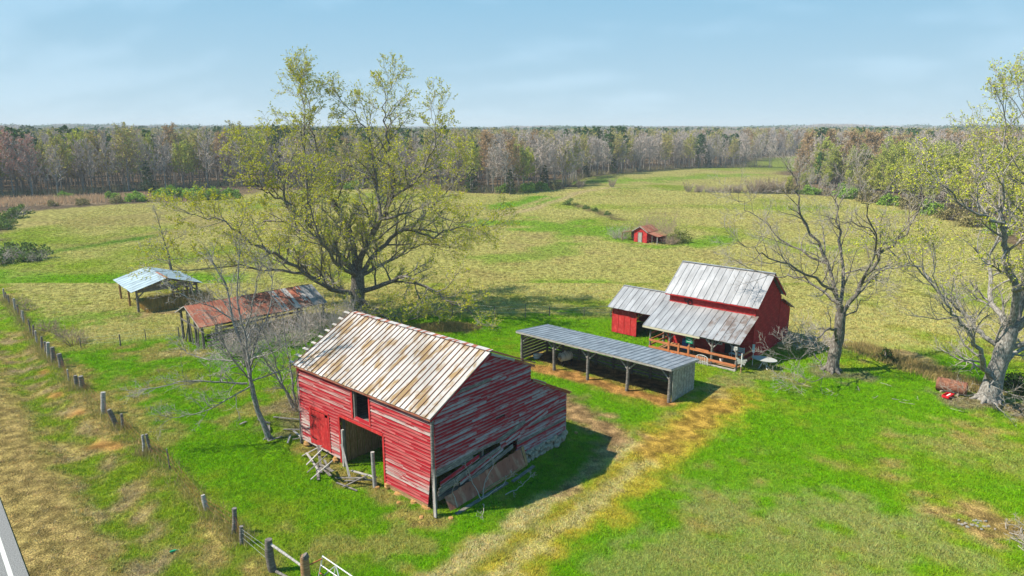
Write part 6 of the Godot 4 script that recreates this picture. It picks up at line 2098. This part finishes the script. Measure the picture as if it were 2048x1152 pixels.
	var gp := thing("gate_post", "stout round brown creosoted gate post with a split top", "post", Vector3(-8.17, 0, -23.73))
	post(gp, "shaft", Vector3.ZERO, Vector3(0, 1.66, 0), 0.185, M.brown, 14)
	post(gp, "split_top", Vector3(0, 1.60, 0), Vector3(0, 1.70, 0), 0.165, M.dark, 9)
	# pipe gate standing open
	var g := thing("pipe_gate", "open farm gate of pale and rusty metal pipes", "gate")
	var p0 := Vector3(-7.86, 0, -23.95)
	var d := Vector3(0.72, 0, 0.62).normalized()
	var lean := Vector3(0.20, 0, -0.22)
	for h in [0.35, 0.65, 0.95, 1.30]:
		var mb := MB.new()
		mb.rod(p0 + Vector3(0, h, 0) + lean * h, p0 + d * 3.6 + Vector3(0, h, 0) + lean * h, 0.028, 0.028, 8)
		part("rail", mb, M.galv if h > 0.9 or h < 0.6 else M.rust_pipe, g)
	for s in [0.0, 0.9, 1.8, 2.7, 3.6]:
		var mb := MB.new()
		mb.rod(p0 + d * s + lean * 0.3 + Vector3(0, 0.3, 0), p0 + d * s + lean * 1.33 + Vector3(0, 1.33, 0), 0.028, 0.028, 8)
		part("upright", mb, M.galv, g)
	for s in [[0.0, 0.9], [1.8, 0.9], [1.8, 2.7]]:
		var mb := MB.new()
		mb.rod(p0 + d * s[0] + lean * 0.35 + Vector3(0, 0.35, 0), p0 + d * s[1] + lean * 1.3 + Vector3(0, 1.3, 0), 0.024, 0.024, 8)
		part("diagonal", mb, M.galv, g)
	for h in [0.4, 1.2]:
		var mb := MB.new()
		mb.rod(Vector3(-8.17, h, -23.73) + Vector3(0.15, 0, -0.1), p0 + lean * h + Vector3(0, h, 0), 0.03, 0.03, 8)
		part("hinge", mb, M.rust_pipe, g)

func wire_fence(called: String, label: String, at: Array, h: Array) -> void:
	var f := thing(called, label, "fence")
	var mb := MB.new()
	for k in at.size():
		var p := on(at[k], -0.02)
		post(f, "post", p, p + Vector3(rr(-0.03, 0.03), h[k], 0), 0.055 if k % 2 else 0.035, M.grey if k % 2 else M.dark, 6)
		if k > 0:
			var o := on(at[k - 1], -0.02)
			for y in [0.4, 0.7, 0.95]:
				mb.rod(o + Vector3(0, y * h[k - 1], 0), p + Vector3(0, y * h[k], 0), 0.006, 0.006, 3, false)
	part("wire", mb, M.galv, f)

# ---------------------------------------------------------------- small things
func loose(called: String, label: String, category: String, group: String, a: Vector3, b: Vector3, w: float, h: float, m: Material) -> void:
	var mb := MB.new()
	var mid := (a + b) * 0.5
	mb.bar(a - mid, b - mid, w, h, ro())
	single(called, mb, m, label, category, mid, 0.0, group)

func build_small_things() -> void:
	var barn: Node3D = get_node("weathered_barn")
	var B := barn.transform
	# broken boards before the barn's doorway
	for q in [[-9.9, 0.05, 1.0, -8.9, 0.75, 0.35], [-9.6, 0.3, 0.9, -7.4, 0.1, 1.5], [-8.7, 0.1, 1.5, -8.2, 0.95, 0.7], [-8.9, 0.85, 0.55, -7.3, 0.12, 1.5], [-8.0, 0.05, 1.9, -7.5, 0.9, 0.9], [-7.2, 0.05, 2.2, -6.6, 0.95, 1.2], [-7.6, 0.2, 1.2, -6.1, 0.45, 1.7], [-7.5, 0.45, 1.35, -6.0, 0.7, 1.6], [-7.4, 0.72, 1.2, -6.3, 0.55, 1.55], [-6.9, 1.5, 0.4, -5.6, 0.25, 0.9], [-6.3, 0.1, 1.3, -4.5, 0.45, 0.6], [-5.6, 0.15, 1.2, -4.2, 0.35, 0.3], [-6.0, 0.3, 0.5, -4.0, 0.55, 0.35], [-5.2, 0.1, 1.6, -4.5, 0.6, 0.5], [-8.3, 0.08, 1.1, -6.8, 0.08, 2.0], [-5.9, 0.06, 1.5, -4.4, 0.06, 1.3]]:
		loose("broken_board", "splintered grey board in the heap before the barn's wide doorway", "board", "broken boards before the barn doorway", B * Vector3(q[0], q[1], q[2]), B * Vector3(q[3], q[4], q[5]), rr(0.09, 0.15), 0.03, M.silver if rng.randf() < 0.45 else M.grey)
	var fp := thing("wooden_post", "weathered upright post standing before the barn's doorway", "post", B * Vector3(-4.08, 0, 0.42))
	post(fp, "shaft", Vector3.ZERO, Vector3(-0.06, 1.95, -0.05), 0.105, M.silver, 9)
	stone(fp, "packing_stone", Vector3(0.15, 0.05, 0.1), Vector3(0.25, 0.15, 0.2), M.clay)
	# rusted sheet and planks at the foot of the gable wall
	var sh := thing("rusted_sheet", "dark rusted metal sheet leaning along the foot of the barn's gable wall", "metal sheet")
	var mb := MB.new()
	for k in 12:
		var s0 := 0.5 + k * 0.47
		var s1 := s0 + 0.47
		var y0 := 0.10 + 0.02 * k
		var b0 := 0.55 + 0.03 * (k % 2)
		var b1 := 0.55 + 0.03 * ((k + 1) % 2)
		mb.quad(B * Vector3(b0, y0 - 0.08, -s0), B * Vector3(b1, y0 - 0.06, -s1), B * Vector3(0.17, y0 + 0.55 + 0.02 * k, -s1), B * Vector3(0.15, y0 + 0.55 + 0.02 * k, -s0), Vector2(s0, 0), Vector2(s1, 0), Vector2(s1, 1), Vector2(s0, 1))
		mb.quad(B * Vector3(b1 - 0.01, y0 - 0.06, -s1), B * Vector3(b0 - 0.01, y0 - 0.08, -s0), B * Vector3(0.14, y0 + 0.55 + 0.02 * k, -s0), B * Vector3(0.16, y0 + 0.55 + 0.02 * k, -s1), Vector2(s1, 0), Vector2(s0, 0), Vector2(s0, 1), Vector2(s1, 1))
	part("sheet", mb, M.rust, sh)
	loose("edge_timber", "brown squared timber along the top of the grass under the rusted sheet", "timber", "", B * Vector3(0.62, 0.15, -2.6), B * Vector3(0.50, 0.24, -6.2), 0.12, 0.12, M.brown)
	loose("short_plank", "short tan plank propped upright at the end of the rusted sheet", "plank", "", B * Vector3(0.45, 0.12, -6.35), B * Vector3(0.16, 1.15, -6.3), 0.22, 0.05, M.brown)
	loose("long_plank", "long pale plank lying in the grass along the barn's gable side", "plank", "", B * Vector3(0.95, 0.06, -0.5), B * Vector3(0.85, 0.08, -4.3), 0.20, 0.05, M.grey)
	loose("long_plank", "second pale plank lying beyond the long one by the gable side", "plank", "", B * Vector3(0.95, 0.06, -4.6), B * Vector3(0.75, 0.08, -6.6), 0.18, 0.05, M.grey)
	# pale dead branch in the shade of the gable
	var T := GrowingTree.new()
	T.leaves = 0
	T.kids = [0, 3, 2]
	T.min_r = 0.012
	T.wig = 0.5
	for q in [[1.0, 0.1, -2.2, 0.3, 1.5, -2.0], [1.0, 0.1, -2.2, 1.6, 0.9, -3.6], [0.9, 0.1, -2.4, 0.7, 1.4, -3.4], [1.6, 0.1, -3.3, 2.1, 0.7, -4.6], [1.3, 0.05, -2.0, 2.0, 0.1, -1.2], [0.6, 0.1, -0.9, 0.5, 1.2, -0.8]]:
		var a := Vector3(q[0], q[1], q[2])
		var e := Vector3(q[3], q[4], q[5])
		spawn(T, limb(T, [a, a.lerp(e, 0.5) + rdir() * 0.15, e], 0.03, 0.012, 5, 0.05), 0.2, 1.8, 0.6)
	var db := thing("dead_branch", "bleached dead branch sprawled in the shade beside the barn's gable wall", "branch", B.origin, barn.rotation.y)
	part("stem", T.wood, M.twig_pale, db)
	part("twigs", T.twig, M.twig_pale, db)
	# planks and litter by the slender tree
	for q in [[-15.6, -39.9, 0.6, 1.5], [-14.9, -38.8, 1.2, 1.1], [-14.0, -37.3, 2.1, 1.2], [-13.4, -38.6, 0.2, 1.4], [-12.9, -38.0, 0.9, 1.6], [-13.2, -37.3, 1.4, 1.2], [-15.0, -38.6, 1.1, 1.0], [-14.9, -38.3, 1.2, 1.0], [-12.6, -37.5, 2.6, 1.0], [-16.8, -39.6, 1.9, 0.7], [-14.3, -40.2, 0.3, 2.2]]:
		var d: Vector3 = Vector3(cos(q[2]), 0, sin(q[2])) * float(q[3]) * 0.5
		var p := on(Vector2(q[0], q[1]), 0.05 + rr(0, 0.12))
		loose("scrap_plank", "pale scrap plank lying in the grass about the slender tree", "plank", "scrap planks about the slender tree", p - d * 0.85, p + d * 0.85 + Vector3(0, rr(-0.05, 0.15), 0), rr(0.1, 0.15), 0.035, M.silver if rng.randf() < 0.5 else M.grey)
	# rusty drum on its side
	var dr := thing("rusty_drum", "rusty brown metal drum lying on its side near the tall pale tree", "drum", Vector3(30.75, 0.0, -44.95), deg_to_rad(-42))
	var dm := MB.new()
	dm.tube(PackedVector3Array([Vector3(-0.88, 0.48, 0), Vector3(-0.86, 0.48, 0), Vector3(-0.3, 0.48, 0), Vector3(-0.28, 0.48, 0), Vector3(-0.25, 0.48, 0), Vector3(0.28, 0.48, 0), Vector3(0.31, 0.48, 0), Vector3(0.34, 0.48, 0), Vector3(0.86, 0.48, 0), Vector3(0.88, 0.48, 0)]), PackedFloat32Array([0.44, 0.48, 0.47, 0.50, 0.47, 0.47, 0.50, 0.47, 0.48, 0.44]), 20, true)
	part("shell", dm, M.drum, dr)
	var dl := MB.new()
	dl.tube(PackedVector3Array([Vector3(0.86, 0.48, 0), Vector3(0.92, 0.48, 0)]), PackedFloat32Array([0.43, 0.40]), 18, true)
	dl.rod(Vector3(0.92, 0.66, 0.1), Vector3(0.96, 0.66, 0.1), 0.05, 0.05, 8)
	part("lid", dl, M.drum, dr)
	for x in [-0.5, 0.5]:
		stone(dr, "chock_stone", Vector3(x, 0.06, 0.35), Vector3(0.3, 0.2, 0.2), M.stone)
	var rc := thing("red_crate", "flattened bright red plastic crate in the grass beside the rusty drum", "crate", Vector3(30.0, 0.02, -44.05), 0.6)
	plank(rc, "base", Vector3(-0.42, 0.05, 0), Vector3(0.42, 0.09, 0), 0.42, 0.03, M.red_plain)
	for s in [-1, 1]:
		plank(rc, "side", Vector3(-0.42, 0.13, s * 0.21), Vector3(0.42, 0.17, s * 0.21), 0.03, 0.15, M.red_plain)
		plank(rc, "side", Vector3(s * 0.42, 0.13, -0.2), Vector3(s * 0.42, 0.13, 0.2), 0.03, 0.15, M.red_plain)
	plank(rc, "white_band", Vector3(-0.3, 0.2, 0.05), Vector3(0.2, 0.22, 0.05), 0.08, 0.02, M.white)
	# sticks fallen in the grass
	for q in [[26.5, -43.6, 0.3], [26.6, -43.0, 0.5], [27.8, -43.8, 2.0], [21.2, -46.2, 0.9], [22.4, -45.2, 1.4], [25.0, -44.0, 2.4], [29.2, -41.8, 0.8], [24.6, -45.6, 1.9], [27.0, -46.4, 1.0]]:
		var d := Vector3(cos(q[2]), 0, sin(q[2])) * rr(0.25, 0.55)
		var p := on(Vector2(q[0], q[1]), 0.05)
		var sm := MB.new()
		sm.tube(PackedVector3Array([-d, rdir() * 0.04, d]), PackedFloat32Array([0.02, 0.018, 0.008]), 5, true)
		sm.tube(PackedVector3Array([d * 0.3, d * 0.6 + d.cross(Vector3.UP) * 0.4 + Vector3(0, 0.05, 0)]), PackedFloat32Array([0.018, 0.008]), 4)
		single("fallen_stick", sm, M.twig_pale, "bleached stick fallen in the lawn near the yard trees", "stick", p, 0.0, "fallen sticks in the lawn")
	# burnt-out heap of ash, twigs and rubble at the lawn's edge
	T = GrowingTree.new()
	T.leaves = 0
	T.kids = [0, 4, 3]
	T.min_r = 0.009
	T.up = 0.0
	for k in 26:
		var p := Vector3(rr(-0.6, 1.4), rr(0.03, 0.14), rr(-0.7, 0.9))
		var d := Vector3(rr(-1, 1), rr(0.0, 0.18), rr(-1, 1)).normalized()
		shoot(T, p, d, rr(0.6, 1.2), 0.02, 1)
	var bh := thing("brush_pile", "flattened pile of bleached twigs beside the ash on the lawn", "brush pile", on(Vector2(22.9, -27.5)))
	part("sticks", T.wood, M.twig_pale, bh)
	part("twigs", T.twig, M.twig_pale, bh)
	for k in 26:
		var p := Vector2(21.6 + rr(-0.9, 0.9) * 0.8, -28.6 + rr(-0.5, 0.5))
		var st := stone(self, numbered("rubble_stone"), on(p, 0.03), Vector3(rr(0.08, 0.18), rr(0.05, 0.11), rr(0.08, 0.18)), M.block if k % 3 else M.stone)
		tag(st, "dull grey lump of ash-covered rubble beside the pile of twigs", "rubble", "rubble lumps by the twig pile")
	# rocks along the soil by the barn and the drive
	for q in [[3.9, -38.4], [4.6, -38.9], [-2.9, -29.0], [-4.3, -29.1], [-5.6, -30.4]]:
		var st := stone(self, numbered("clay_clod"), on(Vector2(q[0], q[1]), 0.03), Vector3(rr(0.2, 0.35), rr(0.12, 0.2), rr(0.2, 0.35)), M.clay)
		tag(st, "orange clod of clay on the bare soil close to the weathered barn", "clod", "clay clods by the weathered barn")
	# low mound of dry grass under the broad tree
	var gm := MB.new()
	gm.use_c = true
	for k in 4200:
		var r := sqrt(rng.randf())
		var an := rr(0, TAU)
		var c := Vector2(-6.0 + cos(an) * r * 3.2, -60.7 + sin(an) * r * 1.3)
		var p := on(c, 0.45 * (1.0 - r * r))
		gm.col = Color(0.42, 0.29, 0.13).lerp(Color(0.20, 0.22, 0.05), rng.randf() * 0.8) * rr(0.6, 1.15)
		gm.sliver(p - Vector3(0, 0.15, 0), p + Vector3(rr(-0.25, 0.25), rr(0.05, 0.3), rr(-0.25, 0.25)), rr(0.03, 0.07), rdir())
	var go := part("dry_mound", gm, M.leaf, self)
	go.set_meta("kind", "stuff")
	tag(go, "low mound of dead grass on the lawn under the broad tree", "mound")
	# tall dry grass by the pale tree
	var dm2 := MB.new()
	dm2.use_c = true
	for k in 6000:
		var f := rng.randf()
		var c := Vector2(29.0, -55.5).lerp(Vector2(33.4, -44.6), f) + Vector2(rr(-1.5, 1.5), rr(-1.2, 1.2))
		var p := on(c)
		dm2.col = Color(0.46, 0.32, 0.14).lerp(Color(0.24, 0.24, 0.06), rng.randf() * 0.7) * rr(0.65, 1.15)
		dm2.sliver(p, p + Vector3(rr(-0.2, 0.2), rr(0.15, 0.6), rr(-0.2, 0.2)), rr(0.02, 0.05), rdir())
	var d2 := part("dry_tall_grass", dm2, M.leaf, self)
	d2.name = "dry_tall_grass_001"
	d2.set_meta("kind", "stuff")
	tag(d2, "band of tan dead grass running up to the tall pale tree", "grass")
	# green litter by the road
	var gb := thing("plastic_bottle", "crushed green plastic bottle on the road verge", "bottle", on(Vector2(-14.9, -26.6), 0.02), 0.5)
	var bm := MB.new()
	bm.tube(PackedVector3Array([Vector3(-0.14, 0.05, 0), Vector3(0.08, 0.06, 0), Vector3(0.14, 0.05, 0), Vector3(0.2, 0.05, 0)]), PackedFloat32Array([0.05, 0.055, 0.02, 0.02]), 8, true)
	part("body", bm, M.green_sign, gb)
	plank(gb, "cap", Vector3(0.2, 0.05, 0), Vector3(0.23, 0.05, 0), 0.04, 0.04, M.white)

# ---------------------------------------------------------------- grass
func build_grass() -> void:
	# short turf in tufts, tinted like the ground it grows from
	var tufts := []
	for v in 3:
		var mb := MB.new()
		mb.use_c = true
		for k in 9:
			var an := rr(0, TAU)
			var p := Vector3(cos(an), 0, sin(an)) * 0.09 * sqrt(rng.randf())
			var h := rr(0.025, 0.075)
			mb.col = Color.WHITE * rr(0.75, 1.15)
			mb.sliver(p, p + Vector3(rr(-0.08, 0.08), h, rr(-0.08, 0.08)), rr(0.014, 0.03), Vector3(rr(-0.4, 0.4), 1, rr(-0.4, 0.4)))
		tufts.append(mb.mesh())
	var where := [[], [], []]
	var cols := [[], [], []]
	var count := 0
	var tries := 0
	while count < 340000 and tries < 640000:
		tries += 1
		# denser close by
		var d := 22.0 + 62.0 * pow(rng.randf(), 1.35)
		var an := rr(-0.84, 0.84)
		var x := sin(an) * d
		var z := -cos(an) * d
		if not near_paint.has(x, z):
			continue
		if d > 58.0 and rng.randf() < (d - 58.0) / 26.0:
			continue
		var t := (Vector2(x, z) - ROAD_P).dot(ROAD_N)
		if t < 0.15:
			continue
		if t < 2.8 and rng.randf() < 0.55:
			continue
		var c := near_paint.at(x, z)
		var dirt := c.r / maxf(c.g, 0.01)
		if dirt > 1.16 and rng.randf() < 0.6 + (dirt - 1.16) * 1.4:
			continue
		var s := rr(0.7, 1.35) * (1.0 + (d - 22.0) / 90.0)
		var tall := rr(0.6, 1.5)
		if t < 7.5:
			tall *= 1.15
		var v := count % 3
		where[v].append(Transform3D(Basis(Vector3.UP, rr(0, TAU)).scaled(Vector3(s, s * tall, s)), Vector3(x, gh(x, z) - 0.01, z)))
		var j := rr(0.95, 1.5)
		var warm := rr(-0.18, 0.22)
		cols[v].append(Color(c.r * j * (1.0 + warm), c.g * j, c.b * j * (1.0 + rr(-0.2, 0.5))))
		count += 1
	var g := Node3D.new()
	g.name = "lawn_grass"
	add_child(g)
	g.set_meta("kind", "stuff")
	tag(g, "green and straw-flecked turf of farmyard, verge and pasture", "grass")
	for v in 3:
		scatter("turf", tufts[v], M.grass, where[v], g, cols[v])
	# longer pasture grass beyond the wire fences
	var pw := []
	var pc := []
	while pw.size() < 120000:
		var d := 60.0 + 150.0 * pow(rng.randf(), 1.6)
		var an := rr(-0.70, 0.70)
		var x := sin(an) * d
		var z := -cos(an) * d
		if z > -54.0 or absf(x) > 75.0 + d * 0.1:
			continue
		var c := ground_colour(x, z)
		if c.r > c.g * 1.17:
			continue
		var s := rr(1.1, 2.0) * (0.8 + d / 90.0)
		pw.append(Transform3D(Basis(Vector3.UP, rr(0, TAU)).scaled(Vector3(s, s * rr(0.35, 0.7), s)), Vector3(x, gh(x, z) - 0.01, z)))
		var j := rr(1.02, 1.25)
		pc.append(Color(c.r * j * (1.0 + rr(-0.1, 0.1)), c.g * j, c.b * j))
	scatter("pasture_turf", tufts[0], M.grass, pw, g, pc)
